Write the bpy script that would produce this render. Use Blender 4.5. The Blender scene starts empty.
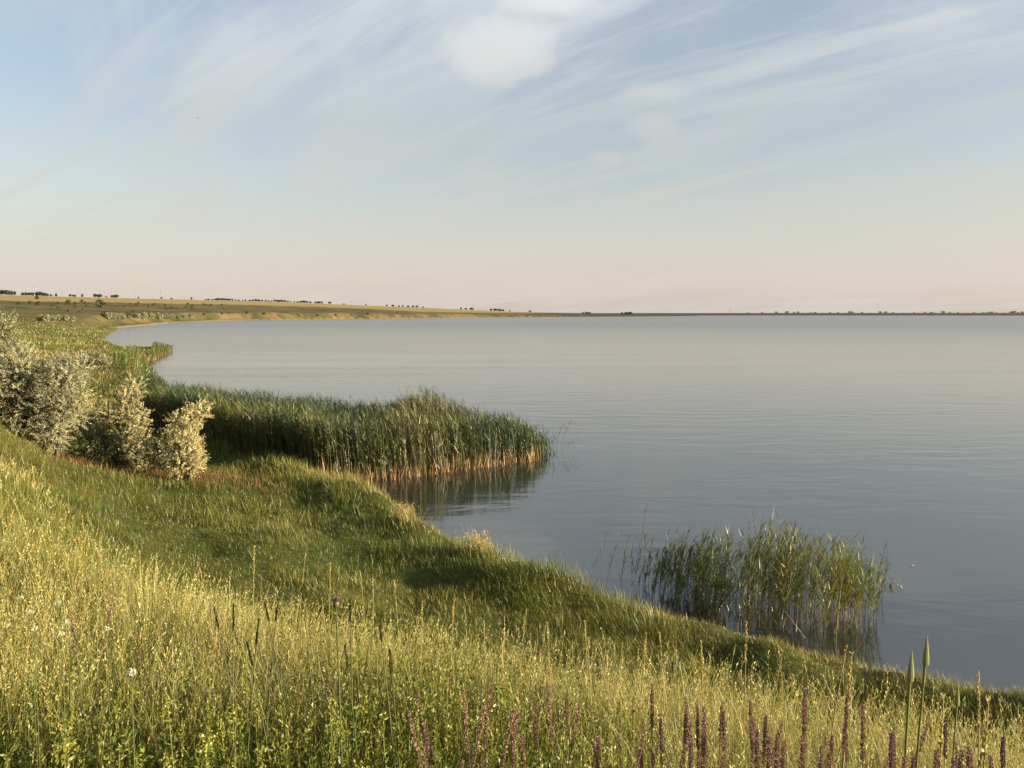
import bpy, math, random
import numpy as np
from mathutils import Vector

random.seed(7)
rng = np.random.default_rng(11)
scene = bpy.context.scene
COL = scene.collection
R = math.radians

# ------------------------------------------------------------------ camera
FPX = 800.0
PITCH = R(5.07)
EYE = np.array([0.0, 0.0, 7.0])
cam = bpy.data.objects.new("camera", bpy.data.cameras.new("camera"))
COL.objects.link(cam)
cam.location = EYE
cam.rotation_euler = (R(90) - PITCH, 0, 0)
cam.data.sensor_width = 36.0
cam.data.lens = 36.0 * FPX / 1024.0
cam.data.clip_start = 0.05
cam.data.clip_end = 40000.0
scene.camera = cam

# ------------------------------------------------------------------ exposure, sun, sky
scene.view_settings.view_transform = "Standard"
scene.view_settings.look = "None"
scene.view_settings.gamma = 1.0
scene.view_settings.use_curve_mapping = False
scene.view_settings.exposure = 1.85
scene.render.engine = "CYCLES"
scene.cycles.max_bounces = 6
scene.cycles.diffuse_bounces = 3
scene.cycles.glossy_bounces = 2
scene.cycles.transmission_bounces = 3
scene.cycles.caustics_reflective = False
scene.cycles.caustics_refractive = False

SUN_AZ, SUN_EL = R(103), R(12.5)
SUN_DIR = Vector((math.sin(SUN_AZ) * math.cos(SUN_EL), math.cos(SUN_AZ) * math.cos(SUN_EL), math.sin(SUN_EL)))
sl = bpy.data.lights.new("sun", "SUN")
sl.energy = 5.0
sl.angle = R(0.6)
sl.color = (1.0, 0.82, 0.55)
sun = bpy.data.objects.new("sun", sl)
COL.objects.link(sun)
sun.rotation_euler = (-SUN_DIR).to_track_quat("-Z", "Y").to_euler()


class NT:
    """small helper for writing node trees"""
    def __init__(self, tree):
        self.t = tree
        tree.nodes.clear()

    def n(self, kind, props=None, **ins):
        nd = self.t.nodes.new(kind)
        for k, v in (props or {}).items():
            setattr(nd, k, v)
        for k, v in ins.items():
            key = int(k[1:]) if k[0] == "_" and k[1:].isdigit() else k.replace("__", " ")
            sock = nd.inputs[key]
            if isinstance(v, bpy.types.NodeSocket):
                self.t.links.new(v, sock)
            else:
                sock.default_value = v
        return nd

    def math(self, op, a, b=0.0, c=0.0, clamp=False):
        return self.n("ShaderNodeMath", {"operation": op, "use_clamp": clamp}, _0=a, _1=b, _2=c).outputs[0]

    def vmath(self, op, a, b=(0, 0, 0)):
        return self.n("ShaderNodeVectorMath", {"operation": op}, _0=a, _1=b)

    def ramp(self, fac, stops, interp="LINEAR"):
        nd = self.n("ShaderNodeValToRGB", None, Fac=fac)
        cr = nd.color_ramp
        cr.interpolation = interp
        while len(cr.elements) < len(stops):
            cr.elements.new(0.5)
        for e, (p, c) in zip(cr.elements, stops):
            e.position = p
            e.color = (c, c, c, 1) if isinstance(c, (int, float)) else (*c, 1)
        return nd.outputs[0]

    def mix(self, f, a, b, blend="MIX"):
        nd = self.n("ShaderNodeMix", {"data_type": "RGBA", "blend_type": blend})
        for sock, v in ((nd.inputs[0], f), (nd.inputs[6], a), (nd.inputs[7], b)):
            if isinstance(v, bpy.types.NodeSocket):
                self.t.links.new(v, sock)
            else:
                sock.default_value = v if isinstance(v, (int, float)) else ((*v, 1) if len(v) == 3 else v)
        return nd.outputs[2]

    def noise(self, vec, scale, detail=4, rough=0.5, dist=0.0, dims="3D"):
        return self.n("ShaderNodeTexNoise", {"noise_dimensions": dims}, Vector=vec, Scale=scale, Detail=detail, Roughness=rough, Distortion=dist).outputs[0]


def view_dir(px, py):
    u, v = (px - 512) / FPX, (384 - py) / FPX
    d = np.array([u, math.cos(PITCH) + v * math.sin(PITCH), -math.sin(PITCH) + v * math.cos(PITCH)])
    return d / np.linalg.norm(d)


world = bpy.data.worlds.new("World")
scene.world = world
world.use_nodes = True
w = NT(world.node_tree)
tc = w.n("ShaderNodeTexCoord").outputs["Generated"]
sep = w.n("ShaderNodeSeparateXYZ", None, Vector=tc)
elev = w.math("MAXIMUM", sep.outputs[2], 0.0)
sky = w.n("ShaderNodeTexSky", {"sky_type": "NISHITA", "sun_disc": False, "sun_elevation": SUN_EL, "sun_rotation": SUN_AZ,
                               "altitude": 50.0, "air_density": 1.0, "dust_density": 1.6, "ozone_density": 1.2}).outputs[0]
den = w.math("ADD", elev, 0.16)
plane = w.n("ShaderNodeCombineXYZ", None, X=w.math("DIVIDE", sep.outputs[0], den), Y=w.math("DIVIDE", sep.outputs[1], den), Z=0.0).outputs[0]
# cirrus: two stretched noise layers on a high plane
def stretched(ang, sc_, loc):
    rot = w.n("ShaderNodeMapping", None, Vector=plane, Rotation=(0, 0, R(ang))).outputs[0]
    return w.n("ShaderNodeMapping", None, Vector=rot, Scale=sc_, Location=loc).outputs[0]
m1 = stretched(52, (0.38, 1.25, 1), (1.7, 0.4, 0))
n1 = w.noise(m1, 1.6, 9, 0.58, 0.9)
m2 = stretched(40, (0.30, 2.2, 1), (4.2, 7.1, 0))
n2 = w.noise(m2, 2.2, 9, 0.62, 0.5)
n3 = w.noise(plane, 0.7, 5, 0.5, 0.4)
c1 = w.ramp(n1, [(0.42, 0.0), (0.64, 1.0)], "EASE")
c2 = w.ramp(n2, [(0.48, 0.0), (0.68, 1.0)], "EASE")
c3 = w.ramp(n3, [(0.38, 0.0), (0.70, 1.0)], "EASE")
cir = w.math("ADD", w.math("MULTIPLY", c1, 0.50), w.math("MULTIPLY", c2, 0.55))
cir = w.math("ADD", cir, w.math("MULTIPLY", c3, 0.38))
# two long thin trails
def trail(pa, pb, width, amp):
    a, b = view_dir(*pa), view_dir(*pb)
    nrm = np.cross(a, b); nrm /= np.linalg.norm(nrm)
    mid = (a + b); mid /= np.linalg.norm(mid)
    ext = float(np.dot(mid, a))
    off = w.vmath("DOT_PRODUCT", tc, tuple(nrm)).outputs["Value"]
    wob = w.math("MULTIPLY", w.math("SUBTRACT", w.noise(tc, 7.0, 4), 0.5), 0.02)
    d = w.math("ABSOLUTE", w.math("ADD", off, wob))
    band = w.n("ShaderNodeMapRange", {"interpolation_type": "SMOOTHSTEP"}, Value=d, _1=0.0, _2=width, _3=amp, _4=0.0).outputs[0]
    al = w.vmath("DOT_PRODUCT", tc, tuple(mid)).outputs["Value"]
    end = w.n("ShaderNodeMapRange", {"interpolation_type": "SMOOTHSTEP"}, Value=al, _1=ext - 0.012, _2=ext + 0.03, _3=0.0, _4=1.0).outputs[0]
    return w.math("MULTIPLY", w.math("MULTIPLY", band, end), w.ramp(w.noise(tc, 9.0, 5), [(0.3, 0.35), (0.65, 1.0)]))
def puff(px, py, rad_px, amp, sx=1.0):
    c = view_dir(px, py)
    e = w.vmath("SUBTRACT", tc, tuple(c)).outputs[0]
    e = w.vmath("MULTIPLY", e, (1.0 / sx, 1.0 / sx, 1.0)).outputs[0]
    jit = w.vmath("SCALE", w.vmath("SUBTRACT", w.n("ShaderNodeTexNoise", None, Vector=tc, Scale=16.0, Detail=7.0, Roughness=.62).outputs["Color"], (0.5, 0.5, 0.5)).outputs[0])
    jit.inputs["Scale"].default_value = 1.2 * rad_px / FPX
    ln = w.vmath("LENGTH", w.vmath("ADD", e, jit.outputs[0]).outputs[0]).outputs["Value"]
    return w.n("ShaderNodeMapRange", {"interpolation_type": "SMOOTHSTEP"}, Value=ln, _1=0.0, _2=rad_px / FPX, _3=amp, _4=0.0).outputs[0]
for t in (trail((655, 92), (1010, 0), 0.012, 0.8), trail((800, 150), (1150, 60), 0.016, 0.8), trail((560, 225), (1100, 170), .03, .35), trail((185, 150), (235, 30), 0.05, 0.5), trail((480, 222), (660, 185), 0.012, 0.3)):
    cir = w.math("ADD", cir, t)
for t in (puff(500, 52, 33, 3.0, 2.0), puff(548, 2, 17, 2.6, 3.6), puff(656, 130, 17, 1.3, 2.0), puff(655, 94, 15, 1.0, 3.0), puff(607, 160, 12, 0.8, 1.8), puff(238, 60, 60, 0.55, 1.1), puff(200, 110, 60, 0.4, .7), puff(930, 30, 40, .5, 2.2), puff(320, 110, 60, .35, 1.6)):
    cir = w.math("ADD", cir, t)
cir = w.math("MULTIPLY", cir, 0.92)
veil = w.ramp(elev, [(0.0, 0.78), (0.06, 0.68), (0.14, 0.44), (0.26, 0.18), (0.5, 0.12), (1.0, 0.15)])
clear = w.math("MULTIPLY", w.math("EXPONENT", w.math("MULTIPLY", cir, -1.15)), w.math("SUBTRACT", 1.0, veil))
amount = w.math("SUBTRACT", 1.0, clear)
cloud_col = w.ramp(elev, [(0.0, (0.775, 0.70, 0.635)), (0.04, (0.77, 0.705, 0.645)), (0.12, (0.70, 0.69, 0.635)), (0.22, (0.66, 0.69, 0.675)), (0.40, (0.92, 0.955, 0.97)), (1.0, (0.86, 0.90, 0.93))])
cloud_col = w.vmath("SCALE", cloud_col); cloud_col.inputs["Scale"].default_value = 4.6
skyb = w.vmath("MULTIPLY", sky, (1.10, 1.0, .97)).outputs[0]
col = w.mix(amount, skyb, cloud_col.outputs[0])
bg = w.n("ShaderNodeBackground", None, Color=col, Strength=0.0565)
w.t.links.new(bg.outputs[0], w.n("ShaderNodeOutputWorld").inputs[0])


# ------------------------------------------------------------------ tagging helpers
def tag(o, label=None, cat=None, group=None, kind=None):
    if label: o["label"] = label
    if cat: o["category"] = cat
    if group: o["group"] = group
    if kind: o["kind"] = kind
    return o

def empty(name, loc, label, cat, group=None, rz=0.0):
    o = bpy.data.objects.new(name, None)
    COL.objects.link(o)
    o.location = loc
    o.rotation_euler = (0, 0, rz)
    o.empty_display_size = 0.1
    return tag(o, label, cat, group)

def copy_tree(root, loc, rz, scale, label, name=None):
    c = root.copy()
    COL.objects.link(c)
    c.location, c.rotation_euler, c.scale = loc, (0, 0, rz), scale
    c["label"] = label
    for ch in list(root.children):
        k = ch.copy(); COL.objects.link(k); k.parent = c
    return c

ORD = "first second third fourth fifth sixth seventh eighth ninth tenth eleventh twelfth thirteenth fourteenth fifteenth sixteenth seventeenth eighteenth nineteenth twentieth".split()
TENS = {2: "twenty", 3: "thirty", 4: "forty", 5: "fifty", 6: "sixty", 7: "seventy", 8: "eighty", 9: "ninety"}
def ordinal(i):
    i += 1
    if i <= 20: return ORD[i - 1]
    t, u = divmod(i, 10)
    return TENS[t][:-1] + "ieth" if u == 0 else TENS[t] + "-" + ORD[u - 1]


# ------------------------------------------------------------------ numpy noise and terrain function
def hash2(ix, iy, seed):
    h = (ix.astype(np.int64) * 374761393 + iy.astype(np.int64) * 668265263 + seed * 974711) & 0x7FFFFFFF
    h = ((h ^ (h >> 13)) * 1274126177) & 0x7FFFFFFF
    return ((h ^ (h >> 16)) & 0xFFFF) / 65535.0

def vnoise(x, y, seed=0):
    ix, iy = np.floor(x), np.floor(y)
    fx, fy = x - ix, y - iy
    fx, fy = fx * fx * (3 - 2 * fx), fy * fy * (3 - 2 * fy)
    a, b = hash2(ix, iy, seed), hash2(ix + 1, iy, seed)
    c, d = hash2(ix, iy + 1, seed), hash2(ix + 1, iy + 1, seed)
    return (a * (1 - fx) + b * fx) * (1 - fy) + (c * (1 - fx) + d * fx) * fy

def fbm(x, y, seed=0, oct=4):
    s, a, t = 0, 0.5, 0
    for k in range(oct):
        s = s + a * vnoise(x * 2 ** k + 17.3 * k, y * 2 ** k - 9.1 * k, seed + k)
        t += a; a *= 0.5
    return s / t

def sstep(x, a, b):
    t = np.clip((x - a) / (b - a), 0, 1)
    return t * t * (3 - 2 * t)

SHORE = np.array([(6000, -700), (900, -190), (300, -70), (80, -17), (30, 3.5), (15, 10.2), (8.6, 13.4), (6.4, 14.9), (3.8, 17.0), (1.9, 18.9),
                  (0.2, 20.9), (-1.6, 23.0), (-2.9, 25.2), (-4.1, 27.0), (-5.2, 30), (-8, 33), (-12, 36.5), (-18, 43), (-24, 54), (-33, 74), (-42, 92), (-50, 108),
                  (-54.5, 121), (-60.5, 138), (-65, 152), (-78, 160), (-105, 205), (-150, 300), (-185, 370), (-196, 412), (-215, 490),
                  (-239, 560), (-256, 680), (-252, 800), (-205, 920), (-142, 1020), (-80, 1160), (-20, 1300), (120, 1480), (270, 1650), (415, 1850), (445, 1885),
                  (430, 1930), (330, 2020), (420, 2160), (800, 2330), (1300, 2180), (1900, 2000), (3200, 1500), (6000, 900)], float)
LAND = np.vstack([SHORE, [(12000, 900), (12000, 12000), (-12000, 12000), (-12000, -9000), (12000, -9000), (12000, -700)]])

def shore_dist(x, y):
    shp = np.shape(x)
    x, y = np.ravel(x).astype(float), np.ravel(y).astype(float)
    d2 = np.full(x.shape, 1e18)
    for (ax, ay), (bx, by) in zip(SHORE[:-1], SHORE[1:]):
        ex, ey = bx - ax, by - ay
        t = np.clip(((x - ax) * ex + (y - ay) * ey) / (ex * ex + ey * ey), 0, 1)
        d2 = np.minimum(d2, (x - ax - t * ex) ** 2 + (y - ay - t * ey) ** 2)
    ins = np.zeros(x.shape, bool)
    px, py = LAND[:, 0], LAND[:, 1]
    j = len(LAND) - 1
    for i in range(len(LAND)):
        if py[i] != py[j]:
            c = ((py[i] > y) != (py[j] > y)) & (x < (px[j] - px[i]) * (y - py[i]) / (py[j] - py[i]) + px[i])
            ins ^= c
        j = i
    s = np.sqrt(d2)
    return np.where(ins, s, -s).reshape(shp)

def interp(v, pts):
    a = np.array(pts, float)
    return np.interp(v, a[:, 0], a[:, 1])

NEAR = [(-40, -3), (-20, -2.4), (-5, -1.0), (-.5, -.3), (0, -.03), (.2, .25), (.6, .55), (1.2, .68), (2.2, .50), (3.2, .50), (4.2, .66), (5.5, .84), (7, 1.05), (8, 1.32), (9.5, 2.1),
        (11, 3.2), (12.2, 4.05), (12.8, 4.22), (13.5, 4.40), (14.3, 4.66), (15.4, 4.95), (20, 5.5), (40, 6.8), (100, 9), (300, 14), (9000, 20)]
STRIP = [(-40, -3), (-20, -2.4), (-5, -1.0), (0, -.03), (1, .35), (6, .6), (14, 1.1), (20, 1.8), (28, 2.7), (60, 4.5), (300, 10), (9000, 20)]
def terrain(x, y, want_s=False):
    x, y = np.asarray(x, float), np.asarray(y, float)
    r = np.hypot(x, y)
    s = shore_dist(x, y)
    s = s + (fbm(x / 2.3, y / 2.3, 3, 3) - .5) * np.minimum(1.3, 0.02 * r + .5) * sstep(r, 4, 12) * (1 - sstep(np.abs(s), 5, 9)) + (fbm(x / 45, y / 45, 5, 4) - .5) * 9 * sstep(r, 180, 400)
    brow = interp(x, [(-14, 12.7), (-3, 12.3), (0, 11.7), (2, 11.0), (5, 10.2)])
    zn = interp(s + (12.3 - brow) * sstep(s, 6, 10) * (1 - sstep(s, 13.5, 16)), NEAR)
    zs = interp(s, STRIP)
    wst = sstep(y, 48, 75)
    zn = zn * (1 - wst) + zs * wst
    # hummocks
    land = sstep(s, 0.1, 0.8)
    lip = sstep(s, .2, .9) * (1 - sstep(s, 1.8, 3.2))
    zn = zn + land * (1 - sstep(s, 9, 13)) * ((fbm(x / 1.3, y / 1.3, 21, 3) - .5) * .36) + lip * (fbm(x / 2.7, y / 2.7, 33, 2) - .36) * .7 + land * (fbm(x / 5, y / 5, 41, 3) - .5) * .35 * sstep(s, 3, 6)
    U = interp(x, [(-900, 33), (-430, 27.5), (-180, 18), (36, 9.5), (300, 5.5), (445, 4.6), (1500, 6.5), (5000, 9)])
    B = interp(x, [(-300, 7.0), (-150, 6.0), (0, 4.2), (200, 2.6), (400, 1.6), (700, 2.5), (2000, 3.0)])
    B = B * (0.75 + .5 * fbm(x / 60, y / 60, 61, 3))
    q = fbm(x / 14, y / 14, 71, 3)
    zf = np.where(s < 0, np.maximum(s * .08, -3), 0)
    zf = zf + B * (0.12 * sstep(s, 0, 2) + .88 * sstep(s, 3 + 5 * q, 13 + 9 * q))
    zf = zf + (U - B) * sstep(s, 14, 470) * .5 + (U - B) * np.clip((s - 14) / 460, 0, 1) * .5 - .04
    k = sstep(y, 290, 430)
    z = zn * (1 - k) + zf * k
    return (z, s) if want_s else z

def gz(x, y):
    return float(terrain(np.array([x]), np.array([y]))[0])

def at(px, py, dist):
    d = view_dir(px, py)
    return EYE + d * dist / math.hypot(d[0], d[1])

def hit(px, py, d0=1.0, d1=3000.0):
    d = view_dir(px, py); d = d / math.hypot(d[0], d[1])
    D = np.geomspace(d0, d1, 4000)
    P = EYE[None] + D[:, None] * d[None]
    z = np.maximum(terrain(P[:, 0], P[:, 1]), 0.0)
    i = int(np.argmax(P[:, 2] <= z))
    return P[i, 0], P[i, 1], float(z[i])

def skyline(px, d0=150.0, d1=2600.0):
    d = view_dir(px, 313); d = d / math.hypot(d[0], d[1])
    D = np.geomspace(d0, d1, 500)
    z = terrain(D * d[0], D * d[1])
    i = int(np.argmax((z - EYE[2]) / D))
    return D[i] * d[0], D[i] * d[1], float(z[i]), float(D[i])


# ------------------------------------------------------------------ geometry collector
class Geo:
    def __init__(self):
        self.V, self.F, self.C, self.n = [], [], [], 0
    def add(self, V, F, C):
        if len(V) == 0: return
        self.V.append(np.asarray(V, np.float32)); self.F.append(np.asarray(F, np.int64) + self.n)
        C = np.asarray(C, np.float32)
        if C.ndim == 1: C = np.repeat(C[None], len(V), 0)
        self.C.append(C); self.n += len(V)
    def mesh(self, name, mat, smooth=False):
        V = np.concatenate(self.V); F = np.concatenate(self.F).astype(np.int32); C = np.concatenate(self.C)
        me = bpy.data.meshes.new(name)
        me.vertices.add(len(V)); me.vertices.foreach_set("co", V.ravel())
        me.loops.add(F.size); me.loops.foreach_set("vertex_index", F.ravel())
        me.polygons.add(len(F)); me.polygons.foreach_set("loop_start", np.arange(0, F.size, 4, dtype=np.int32))
        if smooth: me.polygons.foreach_set("use_smooth", np.ones(len(F), bool))
        ca = me.color_attributes.new("tint", "FLOAT_COLOR", "POINT")
        ca.data.foreach_set("color", np.concatenate([C, np.ones((len(C), 1), np.float32)], 1).ravel())
        me.update(calc_edges=True)
        me.materials.append(mat)
        return me
    def obj(self, name, mat, parent=None, smooth=False):
        o = bpy.data.objects.new(name, self.mesh(name, mat, smooth))
        COL.objects.link(o)
        if parent is not None: o.parent = parent
        return o

def arr(v, n):
    v = np.asarray(v, float)
    return np.full(n, float(v)) if v.ndim == 0 else v
def carr(c, n):
    c = np.asarray(c, float)
    return np.repeat(c[None], n, 0) if c.ndim == 1 else c

def ribbons(g, base, h, wid, az, lean, curl, colA, colB, K=3, face=None, taper=1.4, tip=0.06):
    """N bent tapering blades; returns tip points and tip directions"""
    n = len(base)
    if n == 0: return np.zeros((0, 3)), np.zeros((0, 3))
    h, wid, az, lean, curl = (arr(v, n) for v in (h, wid, az, lean, curl))
    face = az + np.pi / 2 + rng.normal(0, .7, n) if face is None else arr(face, n)
    colA, colB = carr(colA, n), carr(colB, n)
    P = np.zeros((n, K + 1, 3)); P[:, 0] = base
    for k in range(K):
        a = lean + curl * ((k + .5) / K) ** 1.3
        st = h / K
        P[:, k + 1, 0] = P[:, k, 0] + st * np.sin(a) * np.cos(az)
        P[:, k + 1, 1] = P[:, k, 1] + st * np.sin(a) * np.sin(az)
        P[:, k + 1, 2] = P[:, k, 2] + st * np.cos(a)
    side = np.stack([np.cos(face), np.sin(face), np.zeros(n)], 1)
    t = np.linspace(0, 1, K + 1)
    wd = wid[:, None] * np.maximum(1 - t ** taper, tip)[None] * .5
    V = np.stack([P - side[:, None] * wd[..., None], P + side[:, None] * wd[..., None]], 2)
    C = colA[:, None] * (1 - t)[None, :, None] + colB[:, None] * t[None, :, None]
    C = np.repeat(C[:, :, None], 2, 2)
    i = (np.arange(n) * (K + 1) * 2)[:, None, None]
    k = (np.arange(K) * 2)[None, :, None]
    F = i + k + np.array([0, 1, 3, 2])[None, None]
    g.add(V.reshape(-1, 3), F.reshape(-1, 4), C.reshape(-1, 3))
    d = P[:, K] - P[:, K - 1]
    return P[:, K], d / np.maximum(np.linalg.norm(d, axis=1, keepdims=True), 1e-9)

def leaves(g, base, d, ln, wid, col, hint=None):
    """N diamond leaves from base along d"""
    n = len(base)
    if n == 0: return
    ln, wid = arr(ln, n), arr(wid, n)
    d = d / np.maximum(np.linalg.norm(d, axis=1, keepdims=True), 1e-9)
    r = rng.normal(0, 1, (n, 3)) if hint is None else hint + rng.normal(0, .28, (n, 3))
    s = np.cross(d, r); s /= np.maximum(np.linalg.norm(s, axis=1, keepdims=True), 1e-9)
    nn = np.cross(d, s)
    mid = base + d * (ln * .45)[:, None] + nn * (ln * .06)[:, None]
    V = np.stack([base, mid + s * (wid * .5)[:, None], base + d * ln[:, None], mid - s * (wid * .5)[:, None]], 1)
    F = (np.arange(n) * 4)[:, None] + np.arange(4)[None]
    g.add(V.reshape(-1, 3), F, np.repeat(carr(col, n), 4, 0))

def tube(g, pts, rad, col, sides=6):
    pts = np.asarray(pts, float); rad = arr(rad, len(pts)); m = len(pts)
    tan = np.gradient(pts, axis=0); tan /= np.maximum(np.linalg.norm(tan, axis=1, keepdims=True), 1e-9)
    ref = np.where(np.abs(tan[:, 2:3]) > .9, np.array([[1., 0, 0]]), np.array([[0, 0, 1.]]))
    a = np.cross(tan, ref); a /= np.linalg.norm(a, axis=1, keepdims=True); b = np.cross(tan, a)
    th = np.linspace(0, 2 * np.pi, sides, endpoint=False)
    V = pts[:, None] + rad[:, None, None] * (np.cos(th)[None, :, None] * a[:, None] + np.sin(th)[None, :, None] * b[:, None])
    F = [[i * sides + j, i * sides + (j + 1) % sides, (i + 1) * sides + (j + 1) % sides, (i + 1) * sides + j] for i in range(m - 1) for j in range(sides)]
    g.add(V.reshape(-1, 3), F, col)

def boxm(g, c, hx, hy, hz, col):
    V = [(c[0] + sx * hx, c[1] + sy * hy, c[2] + sz * hz) for sx in (-1, 1) for sy in (-1, 1) for sz in (-1, 1)]
    g.add(V, [(0, 1, 3, 2), (4, 6, 7, 5), (0, 4, 5, 1), (2, 3, 7, 6), (0, 2, 6, 4), (1, 5, 7, 3)], col)

def vary(col, n, amt=.18, hue=.08):
    c = carr(col, n) * np.exp(rng.normal(0, amt, (n, 1)))
    return np.clip(c * np.exp(rng.normal(0, hue, (n, 3))), .004, .95)

def rand_dirs(n, up=0.0):
    d = rng.normal(0, 1, (n, 3)); d[:, 2] += up
    return d / np.linalg.norm(d, axis=1, keepdims=True)


# ------------------------------------------------------------------ materials
def mat_new(name):
    m = bpy.data.materials.new(name); m.use_nodes = True
    return m, NT(m.node_tree)

def foliage_mat(name, trans=.32, gloss=.05, rough=.45):
    m, t = mat_new(name)
    c = t.n("ShaderNodeAttribute", {"attribute_name": "tint"}).outputs["Color"]
    pos = t.n("ShaderNodeNewGeometry").outputs["Position"]
    c = t.mix(t.math("MULTIPLY", t.noise(pos, 90.0, 2), .5), c, t.mix(1.0, c, (.62, .66, .55), "MULTIPLY"))
    c = t.mix(1.0, c, (.80, .78, .74), "MULTIPLY")
    d = t.n("ShaderNodeBsdfDiffuse", None, Color=c)
    tr = t.n("ShaderNodeBsdfTranslucent", None, Color=t.mix(1.0, c, (1.1, 1.12, .75), "MULTIPLY"))
    mx = t.n("ShaderNodeMixShader", None, _0=trans, _1=d.outputs[0], _2=tr.outputs[0])
    gl = t.n("ShaderNodeBsdfGlossy", None, Roughness=rough, Color=(.9, .9, .85, 1))
    mx2 = t.n("ShaderNodeMixShader", None, _0=gloss, _1=mx.outputs[0], _2=gl.outputs[0])
    t.t.links.new(mx2.outputs[0], t.n("ShaderNodeOutputMaterial").inputs[0])
    return m

M_GRASS = foliage_mat("grass_blades", .26, .03)
M_LEAF = foliage_mat("leaves", .22, .04)
M_REED = foliage_mat("reed_leaves", .20, .04)
M_PETAL = foliage_mat("petals", .25, .02)
m, t = mat_new("bark")
c = t.n("ShaderNodeAttribute", {"attribute_name": "tint"}).outputs["Color"]
pos = t.n("ShaderNodeNewGeometry").outputs["Position"]
st = t.vmath("MULTIPLY", pos, (1, 1, .25)).outputs[0]
nz = t.noise(st, 40, 5)
p = t.n("ShaderNodeBsdfPrincipled", None, Base__Color=t.mix(nz, t.mix(1.0, c, (.5, .48, .45), "MULTIPLY"), c), Roughness=.9)
t.t.links.new(t.n("ShaderNodeBump", None, Strength=.6, Distance=.02, Height=nz).outputs[0], p.inputs["Normal"])
t.t.links.new(p.outputs[0], t.n("ShaderNodeOutputMaterial").inputs[0])
M_BARK = m

# ground: zone colours from the terrain attribute broken up by soil and turf noise
m, t = mat_new("ground_cover")
c = t.n("ShaderNodeAttribute", {"attribute_name": "tint"}).outputs["Color"]
pos = t.n("ShaderNodeNewGeometry").outputs["Position"]
na = t.noise(pos, .35, 6, .6); nb = t.noise(pos, 6.0, 5, .6); nc = t.noise(pos, 45.0, 3, .6)
c = t.mix(t.ramp(na, [(.35, 0.0), (.65, 1.0)]), t.mix(1.0, c, (.72, .80, .66), "MULTIPLY"), t.mix(1.0, c, (1.18, 1.08, 1.0), "MULTIPLY"))
c = t.mix(1.0, c, (.80, .78, .74), "MULTIPLY")
c = t.mix(t.math("MULTIPLY", t.ramp(nb, [(.4, 0.0), (.62, 1.0)]), .55), c, t.mix(1.0, c, (.6, .6, .5), "MULTIPLY"))
bmp = t.n("ShaderNodeBump", None, Strength=.8, Distance=.12, Height=t.math("ADD", nb, t.math("MULTIPLY", nc, .35)))
p = t.n("ShaderNodeBsdfPrincipled", None, Base__Color=c, Roughness=.95, Normal=bmp.outputs[0])
p.inputs["Specular IOR Level"].default_value = .15
t.t.links.new(p.outputs[0], t.n("ShaderNodeOutputMaterial").inputs[0])
M_GROUND = m

# water: dark body, sky reflection, wind ripples gathered in patches
m, t = mat_new("lake_water")
pos = t.n("ShaderNodeNewGeometry").outputs["Position"]
mp = t.n("ShaderNodeMapping", None, Vector=pos, Rotation=(0, 0, R(-18)), Scale=(.55, 1.6, 1)).outputs[0]
r1 = t.noise(mp, 2.2, 4, .55, .6)
r2 = t.noise(mp, .45, 3, .5, .4)
r3 = t.noise(mp, 8.0, 3, .55, .3)
lane = t.noise(t.n("ShaderNodeMapping", None, Vector=pos, Scale=(.035, .15, 1)).outputs[0], 1.0, 5, .6, .9)
lane2 = t.noise(t.n("ShaderNodeMapping", None, Vector=pos, Scale=(.004, .022, 1)).outputs[0], 1.0, 4, .55, .8)
pat = t.math("MULTIPLY", t.ramp(lane, [(.38, .3), (.62, 1.0)]), t.ramp(lane2, [(.40, .25), (.60, 1.0)]))
hgt = t.math("ADD", t.math("ADD", t.math("MULTIPLY", r1, .5), t.math("MULTIPLY", r2, 3.6)), t.math("MULTIPLY", r3, .12))
dist = t.vmath("LENGTH", pos).outputs["Value"]
lee = t.n("ShaderNodeMapRange", None, Value=dist, _1=20.0, _2=70.0, _3=.55, _4=1.0).outputs[0]
chop = t.n("ShaderNodeMapRange", None, Value=dist, _1=40.0, _2=450.0, _3=.07, _4=.24).outputs[0]
bmp = t.n("ShaderNodeBump", None, Strength=t.math("MULTIPLY", t.math("MULTIPLY", pat, lee), .27), Distance=.10, Height=hgt)
p = t.n("ShaderNodeBsdfPrincipled", None, Base__Color=(.022, .023, .018, 1), Roughness=chop, IOR=2.05, Normal=bmp.outputs[0])
t.t.links.new(p.outputs[0], t.n("ShaderNodeOutputMaterial").inputs[0])
M_WATER = m

# ------------------------------------------------------------------ ground sheet (polar grid that gets coarser with distance)
azs = np.concatenate([np.arange(-180, -46, 2.0), np.arange(-46, 46, .1), np.arange(46, 180, 2.0)])
rad = np.concatenate([[0.0], np.geomspace(.4, 9000, 900)])
AZ, RR = np.meshgrid(np.radians(azs), rad, indexing="ij")
X, Y = RR * np.sin(AZ), RR * np.cos(AZ)
Z, S = terrain(X, Y, True)
na_, nr_ = AZ.shape
idx = np.arange(na_ * nr_).reshape(na_, nr_)
nxt = np.roll(idx, -1, 0)
F = np.stack([idx[:, :-1], idx[:, 1:], nxt[:, 1:], nxt[:, :-1]], -1).reshape(-1, 4)
q1, q2 = fbm(X / 3, Y / 3, 101, 4), fbm(X / 40, Y / 40, 131, 4)
q3 = fbm(X / 18, Y / 18, 151, 4)
def lerp(a, b, k): return a * (1 - k[..., None]) + b * k[..., None]
C = np.zeros(X.shape + (3,))
C[:] = (.066, .082, .018)                                        # turf
hill = sstep(S + (q1 - .5) * 3, 8, 11.5)
C = lerp(C, np.array([.15, .115, .045]), hill)                   # thatch under the tall grass
C = lerp(C, np.array([.16, .10, .048]), sstep(q1, .60, .72) * .35)     # bare clay soil
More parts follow.
